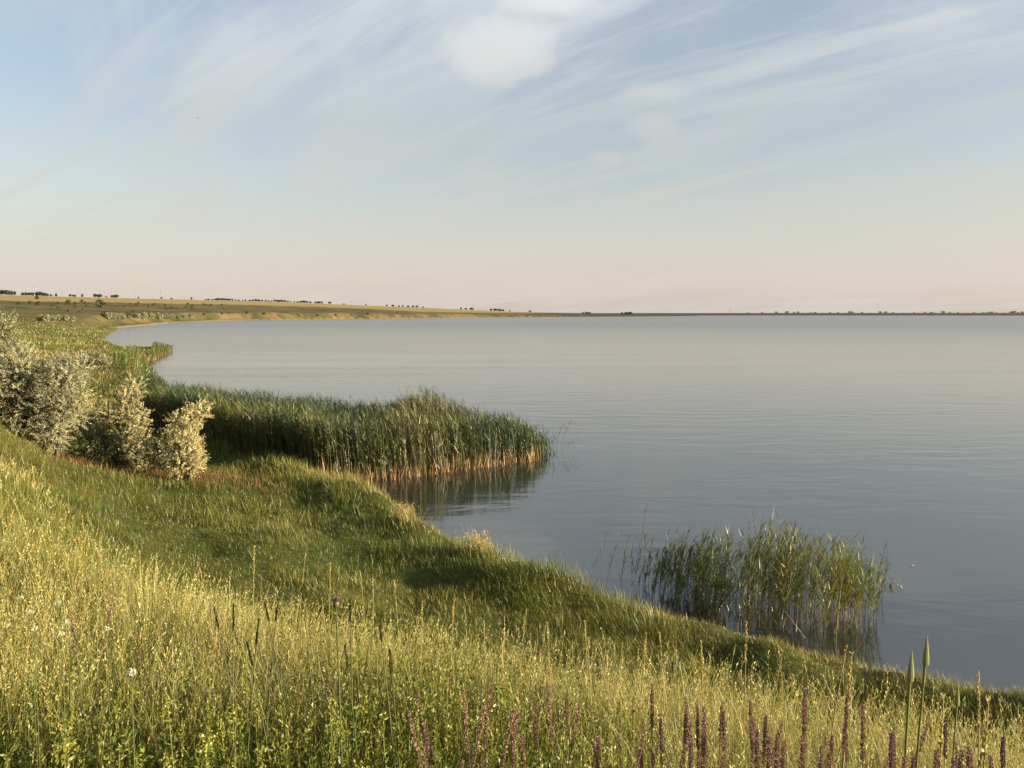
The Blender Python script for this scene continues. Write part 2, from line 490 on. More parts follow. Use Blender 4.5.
# dry litter under the shrubs
under = np.exp(-(((X + 15.5) / 5.0) ** 2 + ((Y - 29.6) / 2.0) ** 2))
C = lerp(C, np.array([.17, .09, .045]), np.clip(under * 1.3, 0, 1) * .8)
C = lerp(C, np.array([.12, .085, .05]), (1 - sstep(S, .0, .5)) * (RR < 100))
far = sstep(Y, 270, 400)
cf = np.zeros_like(C); cf[:] = (.105, .098, .042)                      # scrub band
cf = lerp(cf, np.array([.062, .066, .030]), sstep(q2, .45, .6))
cf = lerp(cf, np.array([.17, .13, .065]), sstep(q3, .48, .6) * .8)
cf = lerp(cf, np.array([.33, .26, .125]), sstep(Z + (q2 - .5) * 3.0 + (q3 - .5) * 1.5 - interp(X, [(-450, 19.5), (-320, 17.0), (-250, 14.0), (-140, 7.8), (0, 6.6)]), -.5, .9) * (1 - sstep(X, 20, 160)))   # ripe field
cf = lerp(cf, np.array([.20, .145, .085]), sstep(q3 + .25 * (fbm(X / 6, Y / 6, 171, 2) - .5), .46, .58) * sstep(S, 2, 5) * (1 - sstep(S, 12, 20)) * sstep(Y, 500, 580) * .55)   # clay bluff
cf = lerp(cf, np.array([.36, .30, .16]), (1 - sstep(S, 2, 5)) * .7)    # beach line
cf = lerp(cf, np.array([.052, .045, .035]), sstep(X, -60, 250) * .85)
C = lerp(C, cf, far)
mid = sstep(RR, 55, 90) * (1 - far)
C = lerp(C, lerp(lerp(np.broadcast_to(np.array([.12, .125, .036]), C.shape), np.array([.22, .17, .06]), sstep(q2, .42, .62)), np.array([.06, .075, .024]), sstep(q1, .55, .7)), mid)
g = Geo(); g.add(np.stack([X, Y, Z], -1).reshape(-1, 3), F, C.reshape(-1, 3))
ground = g.obj("ground", M_GROUND, smooth=True)
tag(ground, kind="structure")

me = bpy.data.meshes.new("water")
me.from_pydata([(-9000, -9000, 0), (9000, -9000, 0), (9000, 9000, 0), (-9000, 9000, 0)], [], [(0, 1, 2, 3)])
me.materials.append(M_WATER)
water = bpy.data.objects.new("water", me); COL.objects.link(water)
tag(water, kind="structure")

# ------------------------------------------------------------------ grasses (uncountable ground cover)
GREEN, YGREEN, STRAW, PALE, OCHRE, DKGREEN, RUST = (np.array(c) for c in ((.070, .098, .016), (.175, .195, .032), (.41, .36, .125), (.58, .53, .25), (.27, .215, .065), (.036, .058, .010), (.34, .16, .07)))
def mixcol(a, b, k): return a[None] * (1 - k[:, None]) + b[None] * k[:, None]

def scatter(n, r0, r1, law, a0=-44, a1=44):
    u = rng.random(n)
    if law == "log": r = r0 * (r1 / r0) ** u
    elif law == "lin": r = r0 + (r1 - r0) * u
    else: r = np.sqrt(r0 * r0 + (r1 * r1 - r0 * r0) * u)
    a = np.radians(rng.uniform(a0, a1, n))
    x, y = r * np.sin(a), r * np.cos(a)
    z, s = terrain(x, y, True)
    return x, y, z, s, r

def panicles(g, tips, dirs, n_each, length, size, col, droop=.4):
    """seed spikelets hung along the last stretch of each stem"""
    n = len(tips)
    if n == 0: return
    t = rng.random((n, n_each))
    base = tips[:, None] - dirs[:, None] * (length[:, None] * t)[..., None]
    d = dirs[:, None] + rng.normal(0, .28, (n, n_each, 3)); d[..., 2] -= droop * t
    leaves(g, base.reshape(-1, 3), d.reshape(-1, 3), np.repeat(size, n_each) * rng.uniform(.7, 1.3, n * n_each), np.repeat(size, n_each) * .27, np.repeat(carr(col, n), n_each, 0))

# -- tall meadow on the brow and the slope below it
gm = Geo()
for (n, r0, r1, law) in ((75000, .95, 5.0, "area"), (150000, 5.0, 26, "log")):
    x, y, z, s, r = scatter(n, r0, r1, law)
    right = sstep(x / np.maximum(y, .5), -.05, .25)
    keep = (s > 9.8 + (fbm(x / 2, y / 2, 7, 3) - .5) * 3 - right * 4.5) & (rng.random(n) < .45 + .75 * fbm(x / .7, y / .7, 19, 3))
    x, y, z, s, r, right = (v[keep] for v in (x, y, z, s, r, right)); n = len(x)
    patch = fbm(x / 1.5, y / 1.5, 201, 3)
    dry = np.clip(sstep(r, 3.3, 5.2) * .88 + right * .6 - .12 + (patch - .5) * 1.3, 0, 1) * (1 - .55 * sstep(s, 11.6, 13.5) * (r > 8))
    isdry = rng.random(n) < dry
    hh = rng.uniform(.28, .66, n) * (1 - .45 * (1 - sstep(s, 8, 11.5)) * (1 - right * .6)) * (.75 + .5 * fbm(x / 2.2, y / 2.2, 222, 2)) * (1 - .5 * sstep(r, 8, 12) * (1 - right))
    wd = np.maximum(rng.uniform(.003, .007, n), r * .00065)
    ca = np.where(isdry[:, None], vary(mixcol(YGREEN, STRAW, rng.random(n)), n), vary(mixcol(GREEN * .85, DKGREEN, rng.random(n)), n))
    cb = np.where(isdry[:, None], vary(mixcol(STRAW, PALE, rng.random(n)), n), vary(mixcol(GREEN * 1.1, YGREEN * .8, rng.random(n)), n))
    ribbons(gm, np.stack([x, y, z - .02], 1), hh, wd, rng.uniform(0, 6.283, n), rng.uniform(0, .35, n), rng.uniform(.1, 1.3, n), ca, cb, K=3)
# seeding stems
for (n, r0, r1, law) in ((12000, 1.0, 5.0, "area"), (26000, 5.0, 24, "log")):
    x, y, z, s, r = scatter(n, r0, r1, law)
    right = sstep(x / np.maximum(y, .5), -.05, .25)
    pk = fbm(x / 1.1, y / 1.1, 301, 3)
    keep = (s > 10.2 - right * 5.0) & (rng.random(n) > .85 * sstep(r, 8.5, 12) * (1 - right)) & (rng.random(n) < (.3 + 1.0 * sstep(pk, .35, .6)) * (.35 + .65 * np.maximum(right, sstep(r, 2.5, 5))))
    x, y, z, s, r, right = (v[keep] for v in (x, y, z, s, r, right)); n = len(x)
    hh = rng.uniform(.45, .82, n) * (1 - .4 * (1 - sstep(s, 7, 11)))
    dryk = np.clip(rng.random(n) * .5 - .1 + sstep(r, 3.2, 5.2) * .75 + right * .45, 0, 1)
    ca, cb = vary(mixcol(GREEN, OCHRE, dryk), n, .15), vary(mixcol(YGREEN, STRAW, dryk), n, .15)
    az = rng.normal(-.3, 1.3, n)
    tips, dr = ribbons(gm, np.stack([x, y, z - .02], 1), hh, np.maximum(.0022, r * .0005), az, rng.uniform(0, .14, n), rng.uniform(.05, .7, n), ca, cb, K=5, taper=4, tip=.5)
    panicles(gm, tips, dr, 12, hh * rng.uniform(.18, .32, n), np.maximum(rng.uniform(.012, .021, n), r * .0026), vary(mixcol(YGREEN * 1.3, PALE, np.clip(dryk + rng.normal(0, .2, n), 0, 1)), n, .15), droop=.3)
n = 420
x, y, z, s, r = scatter(n, 1.2, 3.2, "lin", -42, 30)
az = rng.uniform(0, 6.283, n)
tips, dr = ribbons(gm, np.stack([x, y, z - .02], 1), rng.uniform(.4, .72, n), .0022, az, rng.uniform(0, .15, n), rng.uniform(.7, 1.7, n), vary(GREEN, n), vary(YGREEN * 1.3, n), K=7, taper=5, tip=.5)
panicles(gm, tips, dr, 6, np.full(n, .10), rng.uniform(.022, .032, n), vary(np.array([.50, .46, .27]), n, .15), droop=1.3)
n = 9000                                                       # old lodged stems lying among the living ones
x, y, z, s, r = scatter(n, 1.0, 9.0, "lin")
keep = (s > 9.5) & (rng.random(n) < sstep(fbm(x / .6, y / .6, 451, 2), .45, .7)); x, y, z, r = x[keep], y[keep], z[keep], r[keep]; n = len(x)
ribbons(gm, np.stack([x, y, z + rng.uniform(.02, .3, n)], 1), rng.uniform(.25, .6, n), np.maximum(.003, r * .0006), rng.uniform(0, 6.283, n), rng.uniform(.7, 1.4, n), rng.uniform(-.1, .6, n), vary(OCHRE, n), vary(STRAW, n), K=3)
# leafy green herbs massed in the near left
n = 5600
x, y, z, s, r = scatter(n, 1.15, 6.0, "lin", -44, 22)
keep = (rng.random(n) < (1 - sstep(x / y, -.1, .3)) * (.3 + sstep(fbm(x / .8, y / .8, 401, 2), .4, .6)) * (1 - sstep(r, 3.0, 6)))
x, y, z, r = x[keep], y[keep], z[keep], r[keep]; n = len(x)
hh = rng.uniform(.42, .78, n)
tips, dr = ribbons(gm, np.stack([x, y, z - .02], 1), hh, .0045, rng.uniform(0, 6.283, n), rng.uniform(0, .08, n), rng.uniform(0, .3, n), vary(YGREEN * .8, n), vary(YGREEN, n), K=4, taper=5, tip=.5)
L = 46
tt = rng.random((n, L)) ** .8
bx = (np.stack([x, y, z], 1)[:, None] * (1 - tt[..., None]) + tips[:, None] * tt[..., None]).reshape(-1, 3)
dd = rand_dirs(n * L, 1.3)
sz = (np.repeat(rng.uniform(.026, .044, n), L) * (1.25 - .65 * tt.ravel()))
leaves(gm, bx, dd, sz, sz * .34, vary(np.repeat(vary(mixcol(GREEN * 1.6, YGREEN * 1.25, rng.random(n)), n), L, 0), n * L, .12, .04))
meadow = gm.obj("meadow_grass", M_GRASS)
tag(meadow, "tall mixed green and straw meadow grass covering the slope in the foreground", "grass", kind="stuff")

# -- short turf on the bench behind the bank
gs = Geo()
n = 520000
x, y, z, s, r = scatter(n, 7.0, 62, "log")
keep = (s > 1.4) & (s < 13.2) & (rng.random(n) > .8 * np.exp(-(((x + 15.5) / 4) ** 2 + ((y - 29.6) / 1.5) ** 2))) & (rng.random(n) < .55 + .7 * fbm(x / .9, y / .9, 501, 3))
x, y, z, s, r = (v[keep] for v in (x, y, z, s, r)); n = len(x)
lump = fbm(x / 1.6, y / 1.6, 511, 3); yel = np.clip(sstep(fbm(x / 4, y / 4, 521, 3), .45, .62) + sstep(s, 9, 12.5) * .5 + (lump - .5), 0, 1)
hh = rng.uniform(.08, .22, n) * (.65 + 1.5 * sstep(lump, .35, .75)) * (1 + .7 * sstep(s, 8, 12))
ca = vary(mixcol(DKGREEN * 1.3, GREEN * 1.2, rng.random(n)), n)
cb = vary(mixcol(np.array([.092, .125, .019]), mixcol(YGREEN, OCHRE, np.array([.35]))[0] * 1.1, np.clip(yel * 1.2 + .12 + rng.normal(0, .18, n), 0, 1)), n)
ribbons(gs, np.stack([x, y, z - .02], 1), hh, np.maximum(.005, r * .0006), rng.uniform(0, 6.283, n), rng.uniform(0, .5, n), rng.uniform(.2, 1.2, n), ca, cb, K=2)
turf = gs.obj("short_grass", M_GRASS)
tag(turf, "short green turf on the low bench between slope and water", "grass", kind="stuff")

# -- dry rusty undergrowth under the shrubs
gu = Geo()
n = 15000
x, y = rng.normal(-15.5, 3.4, n), rng.normal(29.6, 1.4, n)
z, s = terrain(x, y, True)
keep = (s > 1.5) & (rng.random(n) < fbm(x / 1.2, y / 1.2, 651, 2) * 1.5 - .3)
x, y, z = x[keep], y[keep], z[keep]; n = len(x)
ribbons(gu, np.stack([x, y, z - .02], 1), rng.uniform(.15, .5, n), .02, rng.uniform(0, 6.283, n), rng.uniform(0, .6, n), rng.uniform(.2, 1.2, n), vary(RUST * .45, n), vary(mixcol(RUST * .6, OCHRE * .9, rng.random(n)), n), K=2)
dry_u = gu.obj("dry_grass", M_GRASS)
tag(dry_u, "rusty brown dry undergrowth at the foot of the silvery shrubs", "grass", kind="stuff")

# -- longer tussocks along the bank lip
gl_ = Geo()
n = 330000
x, y, z, s, r = scatter(n, 10, 62, "log", -42, 40)
keep = (s > .02) & (s < 2.6) & (rng.random(n) < .25 + 1.1 * fbm(x / .8, y / .8, 601, 3))
x, y, z, s, r = (v[keep] for v in (x, y, z, s, r)); n = len(x)
lump = fbm(x / 1.5, y / 1.5, 611, 3)
edge = 1 - sstep(s, .3, 1.5)
hh = rng.uniform(.20, .46, n) * (.4 + 1.4 * sstep(lump, .25, .75)) * (1 - .5 * sstep(s, 1.6, 2.6)) * (1 - .58 * sstep(x, 1.5, 4.0))
dry = np.clip(edge * .55 + (fbm(x / 3.5, y / 3.5, 621, 2) - .5) * 1.4 + .25 * sstep(x, 1, 4), 0, 1)
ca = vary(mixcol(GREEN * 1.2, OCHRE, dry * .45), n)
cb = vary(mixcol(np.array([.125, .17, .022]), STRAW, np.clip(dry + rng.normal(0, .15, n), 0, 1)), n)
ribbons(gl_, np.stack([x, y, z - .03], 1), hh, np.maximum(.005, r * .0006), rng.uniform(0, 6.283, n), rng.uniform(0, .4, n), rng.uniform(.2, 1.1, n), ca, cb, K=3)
for px, py, rr_ in ((405, 521, .17), (479, 553, .2)):      # pale seeding tufts on the very edge
    hx, hy, hz = hit(px, py); n = 170
    x, y = hx + rng.normal(0, rr_, n), hy + rng.normal(0, rr_, n)
    z, s = terrain(x, y, True); k = s > .03; x, y, z = x[k], y[k], z[k]; n = len(x)
    tips, dr = ribbons(gl_, np.stack([x, y, z - .02], 1), rng.uniform(.3, .62, n), .011, rng.uniform(0, 6.283, n), rng.uniform(0, .3, n), rng.uniform(.1, .7, n), vary(YGREEN, n), vary(np.array([.46, .34, .17]), n), K=3)
    panicles(gl_, tips, dr, 3, np.full(n, .12), np.full(n, .05), vary(np.array([.52, .39, .22]), n))
bank = gl_.obj("bank_grass", M_GRASS)
tag(bank, "long tussocky grass with straw tips along the bank lip above the water", "grass", kind="stuff")

# -- grass of the shore beyond the shrubs
gf = Geo()
n = 110000
x, y, z, s, r = scatter(n, 42, 420, "log", -44, -8)
keep = (s > .3) & (y > 38)
x, y, z, s, r = (v[keep] for v in (x, y, z, s, r)); n = len(x)
yel = np.clip(.75 * sstep(fbm(x / 14, y / 14, 701, 3), .46, .72) + rng.normal(0, .2, n), 0, 1)
hh = rng.uniform(.2, .6, n) * (.6 + .8 * fbm(x / 6, y / 6, 711, 2))
ribbons(gf, np.stack([x, y, z - .03], 1), hh, r * .0008, rng.uniform(0, 6.283, n), rng.uniform(0, .4, n), rng.uniform(.1, .9, n), vary(mixcol(GREEN, OCHRE * .8, yel), n), vary(mixcol(YGREEN * .8, STRAW * .9, yel), n), K=2)
shore_grass = gf.obj("shore_grass", M_GRASS)
tag(shore_grass, "patchy green and yellow grass on the shore strip beyond the silvery shrubs", "grass", kind="stuff")


# ------------------------------------------------------------------ reeds
def in_poly(x, y, P):
    P = np.asarray(P); ins = np.zeros(len(x), bool); j = len(P) - 1
    for i in range(len(P)):
        ins ^= ((P[i, 1] > y) != (P[j, 1] > y)) & (x < (P[j, 0] - P[i, 0]) * (y - P[i, 1]) / (P[j, 1] - P[i, 1] + 1e-12) + P[i, 0])
        j = i
    return ins

def poly_edge(x, y, P):
    P = np.asarray(P); d = np.full(len(x), 1e9)
    for a, b in zip(P, np.roll(P, -1, 0)):
        e = b - a; t_ = np.clip(((x - a[0]) * e[0] + (y - a[1]) * e[1]) / (e @ e), 0, 1)
        d = np.minimum(d, np.hypot(x - a[0] - t_ * e[0], y - a[1] - t_ * e[1]))
    return d

def reeds(g, base, h, wind_az, px_w, green, n_leaf=8, stem_dry=.5, leaf_len=.42, t0=.30, dry=(.30, .165, .065), bend=.12):
    n = len(base)
    az = wind_az + rng.normal(0, .9, n)
    lean, curl = np.abs(rng.normal(0, .06, n)), np.abs(rng.normal(bend, .10, n))
    drycol = vary(np.array(dry), n, .25)
    gcol = vary(green, n, .16)
    base_col = np.where((rng.random(n) < stem_dry)[:, None], drycol, gcol * .9)
    tips, dr = ribbons(g, base, h, np.maximum(.007, px_w * .8), az, lean, curl, base_col, gcol, K=5, taper=5, tip=.35, face=rng.uniform(0, 6.283, n))
    L = n_leaf
    tt = rng.uniform(t0, 1.0, (n, L))
    hz = h[:, None] * tt
    a = (lean + curl * .35)[:, None] * tt
    P = base[:, None] + np.stack([hz * np.sin(a) * np.cos(az)[:, None], hz * np.sin(a) * np.sin(az)[:, None], hz * np.cos(a)], -1)
    P = P.reshape(-1, 3); m_ = n * L
    la = wind_az + rng.normal(0, 1.25, m_)
    lc = vary(np.repeat(gcol, L, 0), m_, .15, .05)
    olive = rng.random(m_) < (.04 if stem_dry < .3 else .12)
    lc[olive] = vary(np.array([.20, .19, .06]), int(olive.sum()))
    ribbons(g, P, rng.uniform(.6, 1.25, m_) * leaf_len, np.maximum(.018, px_w), la, rng.uniform(.25, .65, m_), rng.uniform(.3, 1.3, m_), lc, lc * 1.08, K=3)
    return tips, dr

BED = [(2.2, 39.6), (1.3, 37.8), (-.6, 36.6), (-3.1, 34.6), (-5.9, 32.9), (-7.6, 32.7), (-10.5, 34.4), (-14, 36.6), (-20, 42), (-23, 50), (-12, 47.0), (-6, 44.2), (-2, 41.8), (1.8, 40.8)]
g = Geo()
n = 26000
x, y = rng.uniform(-24, 3, n), rng.uniform(32, 50, n)
k = in_poly(x, y, BED); x, y = x[k], y[k]
e = poly_edge(x, y, BED)
k = (rng.random(len(x)) < .28 + .72 * (e < 1.4)) & (rng.random(len(x)) < sstep(e, -.1, .35) + .25)
x, y, e = x[k], y[k], e[k]; n = len(x)
hh = rng.normal(2.5, .17, n) + 1.15 * np.exp(-(((x + 4.1) / 1.5) ** 2 + ((y - 40) / 4) ** 2)) - .30 * np.exp(-(((x - .1) / 1.6) ** 2)) * 0 + (fbm(x / 1.8, y / 1.8, 801, 2) - .5) * .6 - 1.0 * sstep(x, -.2, 2.3) + .15 * sstep(-x, 8, 14)
zz = np.minimum(terrain(x, y), .9)
grn = mixcol(np.array([.027, .054, .015]), np.array([.105, .108, .028]), np.clip(sstep(fbm(x / 3, y / 3, 811, 3), .45, .65) * .8 + .7 * np.exp(-((x + 4) / 2.2) ** 2), 0, 1))
reeds(g, np.stack([x, y, zz - .05], 1), hh - zz * .5, 2.9, .026, grn, 13, .10, .46, .36)
# short dry litter stems around the waterline of the bed
n2_ = 15000
x, y = rng.uniform(-8, 3, n2_), rng.uniform(32.3, 41, n2_)
k = (x < .9 + .5 * rng.random(n2_)) & (poly_edge(x, y, BED) < np.where(in_poly(x, y, BED), .5, .28)) & (rng.random(n2_) < .3 + fbm(x / .7, y / .7, 881, 2)); x, y = x[k], y[k]; n2_ = len(x)
ribbons(g, np.stack([x, y, np.clip(terrain(x, y), -.1, .3) - .02], 1), rng.uniform(.25, 1.05, n2_), .024, rng.uniform(0, 6.283, n2_), rng.uniform(0, .35, n2_), rng.uniform(0, .5, n2_), vary(np.array([.25, .14, .06]), n2_, .35), vary(np.array([.34, .23, .10]), n2_, .35), K=2)
bed = g.obj("reed_bed", M_REED)
tag(bed, "large dark green reed bed standing in the water behind the silvery shrubs", "reeds")

CLUMP = [(2.8, 20.3), (3.4, 18.4), (4.9, 17.2), (6.2, 16.6), (7.4, 16.8), (8.5, 17.7), (7.8, 19.2), (5.5, 20.1)]
g = Geo()
n = 5200
x, y = rng.uniform(2.6, 9, n), rng.uniform(15.5, 20.6, n)
k = in_poly(x, y, CLUMP); x, y = x[k], y[k]
k = rng.random(len(x)) < .09 + .40 * sstep(fbm(x / .9, y / .9, 841, 2), .40, .6); x, y = x[k], y[k]; n = len(x)
hh = rng.uniform(.75, 1.15, n) * (1.42 + .45 * np.exp(-(((x - 6.4) / 1.3) ** 2)) - .3 * (1 - sstep(x, 3.2, 5.0)) + (fbm(x / .8, y / .8, 851, 2) - .5) * .9)
grn = mixcol(np.array([.085, .125, .028]), np.array([.20, .205, .055]), np.clip(rng.random(n) * .7 + .4 * sstep(x, 4.5, 7), 0, 1))
reeds(g, np.stack([x, y, np.full(n, -.12)], 1), hh, .0, .012, grn, 16, .8, .33, .25, (.19, .14, .065), .34)
n2_ = 520
x, y = rng.uniform(3.6, 8.3, n2_), rng.uniform(15.8, 19.4, n2_)
k = in_poly(x, y, CLUMP); x, y = x[k], y[k]; n2_ = len(x)
ribbons(g, np.stack([x, y, np.full(n2_, -.1)], 1), rng.uniform(.5, 1.2, n2_), .012, rng.normal(0, 1.0, n2_), rng.uniform(.05, .7, n2_), rng.uniform(0, 1.2, n2_), vary(np.array([.20, .13, .07]), n2_), vary(np.array([.28, .19, .09]), n2_), K=3)
clump = g.obj("reed_clump", M_REED)
tag(clump, "wispy olive reed clump in the water close to the grassy bank", "reeds")

# reed fringes along the tongue and the cove further off
def fringe(name, poly, hmean, n, pw, label, green):
    g = Geo()
    P = np.array(poly)
    x, y = rng.uniform(P[:, 0].min(), P[:, 0].max(), n), rng.uniform(P[:, 1].min(), P[:, 1].max(), n)
    k = in_poly(x, y, poly); x, y = x[k], y[k]; n = len(x)
    z = np.clip(terrain(x, y), -.1, 3)
    reeds(g, np.stack([x, y, z - .05], 1), rng.uniform(.75, 1.2, n) * hmean, 0.2, pw, green, 5, .6, hmean * .25)
    o = g.obj(name, M_REED)
    tag(o, label, "reeds")
def tongue_pt(px, py): 
    h_ = hit(px, py); return (h_[0], h_[1])
fringe("reed_fringe", [(-54, 112), (-60, 134), (-68, 151), (-65, 153.5), (-59.5, 138), (-53, 118)], .95, 4200, .10, "green reed fringe around the low tongue of shore beyond the reed bed", np.array([.10, .12, .03]))
fringe("reed_fringe", [(-24, 52), (-23, 53), (-33, 74), (-42, 92), (-50, 108), (-53, 106), (-44, 90), (-35, 73)], 1.5, 5200, .07, "bright green reed fringe along the shore strip left of the reed bed", np.array([.085, .125, .03]))

# separate reed stalks
def make_stalk(n_leaf, h, seed):
    global rng
    keep_, rng = rng, np.random.default_rng(seed)
    root = empty("reed_stalk", (0, 0, 0), "reed", "reed stalk", "single reed stalks standing in the water")
    g = Geo()
    tips, d = ribbons(g, np.array([[0, 0, -.15]]), h + .15, .011, .2, .04, .25, np.array([.16, .14, .05]), np.array([.12, .135, .04]), K=6, taper=5, tip=.3, face=0.2 + 1.57)
    g.obj("stem", M_REED, root)
    g = Geo()
    t_ = np.linspace(.35, 1, n_leaf)
    a = .04 + .1 * t_
    P = np.stack([h * t_ * np.sin(a) * math.cos(.2), h * t_ * np.sin(a) * math.sin(.2), h * t_ * np.cos(a)], 1)
    ribbons(g, P, rng.uniform(.2, .4, n_leaf), .018, rng.normal(.1, 1.0, n_leaf), rng.uniform(.3, .8, n_leaf), rng.uniform(.3, 1.2, n_leaf), vary(np.array([.10, .125, .035]), n_leaf), vary(np.array([.14, .15, .045]), n_leaf), K=3, face=rng.normal(1.57, .5, n_leaf))
    g.obj("leaves", M_REED, root)
    rng = keep_
    return root
protos = [make_stalk(9, 1.6, 5), make_stalk(7, 1.2, 6), make_stalk(11, 1.8, 8)]
used = set()
def put(protos, k, loc, rz, sc, label):
    p_ = protos[k]
    if k not in used:
        used.add(k); p_.location, p_.rotation_euler, p_.scale = loc, (0, 0, rz), sc; p_["label"] = label; return p_
    return copy_tree(p_, loc, rz, sc, label)
stalk_px = sorted([(592, 578, .8), (600, 572, 1.1), (607, 583, .9), (613, 566, 1.3), (619, 590, .8), (626, 582, 1.25), (633, 590, 1.5), (639, 576, 1.9), (645, 588, 1.2), (652, 594, 1.4), (658, 586, 1.0), (876, 588, 1.1), (882, 598, .8)])
for i, (px, py, h) in enumerate(stalk_px):
    d = view_dir(px, py); D = -EYE[2] / d[2]
    side = "beside the left end of the reed clump" if px < 700 else "past the right end of the reed clump"
    cnt = i if px < 700 else i - 11
    k = i % 3
    put(protos, k, (d[0] * D, d[1] * D, 0), rng.uniform(-.6, .6), (1, 1, h / (1.6, 1.2, 1.8)[k]), "%s reed stalk %s, %s from left" % ("tall" if h > 1.2 else "short", side, ordinal(cnt)))
for i, (px, py, h) in enumerate([(551, 452, 1.5), (556, 449, 1.2), (561, 447, 1.3), (566, 452, .8), (571, 449, .9), (558, 456, .7)]):
    d = view_dir(px, py); D = -EYE[2] / d[2]
    put(protos, i % 3, (d[0] * D, d[1] * D, 0), rng.uniform(-.6, .6), (2, 2, h / (1.6, 1.2, 1.8)[i % 3]), "sparse reed stalk in open water off the tip of the reed bed, %s outward" % ordinal([0, 1, 3, 4, 5, 2][i]))

# small tuft with a white feather by it
d = view_dir(893, 586); D = -7 / d[2]
root = empty("reed_tuft", (d[0] * D, d[1] * D, 0), "small bent reed tuft in open water right of the reed clump", "reed tuft")
g = Geo(); n = 26
ribbons(g, np.stack([rng.normal(0, .12, n), rng.normal(0, .08, n), np.full(n, -.05)], 1), rng.uniform(.2, .5, n), .016, rng.uniform(0, 6.28, n), rng.uniform(.2, .7, n), rng.uniform(.3, 1.3, n), vary(np.array([.12, .12, .04]), n), vary(np.array([.2, .19, .07]), n), K=3)
g.obj("leaves", M_REED, root)
g = Geo(); n = 5
ribbons(g, np.stack([rng.normal(0, .08, n), rng.normal(0, .05, n), np.full(n, -.1)], 1), rng.uniform(.3, .5, n), .012, rng.uniform(0, 6.28, n), .2, .3, np.array([.2, .13, .06]), np.array([.2, .15, .06]), K=3, taper=5, tip=.4)
g.obj("stem", M_REED, root)
d = view_dir(912, 566); D = -7 / d[2]
g = Geo()
tube(g, [(-.05, 0, .008), (-.03, .003, .015), (0, 0, .022), (.03, -.003, .016), (.06, 0, .01)], [.002, .009, .012, .008, .002], np.array([.8, .8, .77]), 8)
o = g.obj("feather", M_PETAL, smooth=True); o.location = (d[0] * D, d[1] * D, 0)
tag(o, "tiny white feather floating on the water beyond the small reed tuft", "feather")


# ------------------------------------------------------------------ shrubs and trees
def crown_pts(lobes, n):
    """spray starts and directions spread through ellipsoid lobes (cx, cy, cz, rx, ry, rz)"""
    lob = np.array(lobes); vol = lob[:, 3] * lob[:, 4] * lob[:, 5]
    w_ = np.random.default_rng(3).choice(len(lob), n, p=vol ** .75 / (vol ** .75).sum())
    d = rand_dirs(n); rr = rng.uniform(.30, 1.0, n) ** .55
    P = lob[w_, :3] + d * rr[:, None] * lob[w_, 3:6]
    return P, d

def make_shrub(name, loc, rz, lobes, n_spray, per, leaf, label, cat, group=None, col=(.30, .30, .20), spray_len=.45, up=.6, trunk_r=.07, stems=5, col2=None):
    root = empty(name, loc, label, cat, group, rz)
    g = Geo()
    lob = np.array(lobes)
    for i in range(max(stems, len(lob))):
        c_ = lob[i % len(lob), :3]
        b0 = np.array([rng.normal(0, .12), rng.normal(0, .12), -.1])
        end = c_ + rng.normal(0, .15, 3) * lob[i % len(lob), 3:6] + np.array([0, 0, .2 * lob[i % len(lob), 5]])
        t_ = np.linspace(0, 1, 7)[:, None]
        pts = b0 * (1 - t_) + end * t_ + np.array([0, 0, 1.0]) * (np.sin(t_ * np.pi) * .12 * np.linalg.norm(end)) + np.cumsum(rng.normal(0, .025, (7, 3)), 0)
        tube(g, pts, np.linspace(trunk_r, trunk_r * .22, 7) * rng.uniform(.6, 1.0), np.array([.075, .052, .036]), 6)
        for _ in range(4):
            k_ = rng.integers(2, 6); e2 = pts[k_] + rand_dirs(1, .5)[0] * lob[i % len(lob), 3:6] * .7
            tube(g, [pts[k_], (pts[k_] + e2) / 2 + rng.normal(0, .05, 3), e2], [trunk_r * .3, trunk_r * .2, trunk_r * .08], np.array([.12, .085, .06]), 5)
    g.obj("trunk", M_BARK, root, smooth=True)
    g = Geo()
    P, d = crown_pts(lobes, n_spray); out_ = np.repeat(d, per, 0)
    d = d + rng.normal(0, .35, d.shape); d[:, 2] += up; d /= np.linalg.norm(d, axis=1, keepdims=True)
    ln = spray_len * rng.uniform(.5, 1.3, n_spray)
    tt = rng.random((n_spray, per))
    B = P[:, None] + d[:, None] * (ln[:, None] * tt)[..., None] + rng.normal(0, leaf * .25, (n_spray, per, 3))
    ld = d[:, None] * .7 + rng.normal(0, .6, (n_spray, per, 3))
    sc_ = vary(np.array(col), n_spray, .16, .05)
    if col2 is not None:
        k_ = rng.random(n_spray) < .35; sc_[k_] = vary(np.array(col2), int(k_.sum()), .15, .05)
    m_ = n_spray * per
    sz = leaf * rng.uniform(.7, 1.35, m_)
    leaves(g, B.reshape(-1, 3), ld.reshape(-1, 3), sz, sz * .36, vary(np.repeat(sc_, per, 0), m_, .1, .04), out_)
    g.obj("crown", M_LEAF, root)
    return root

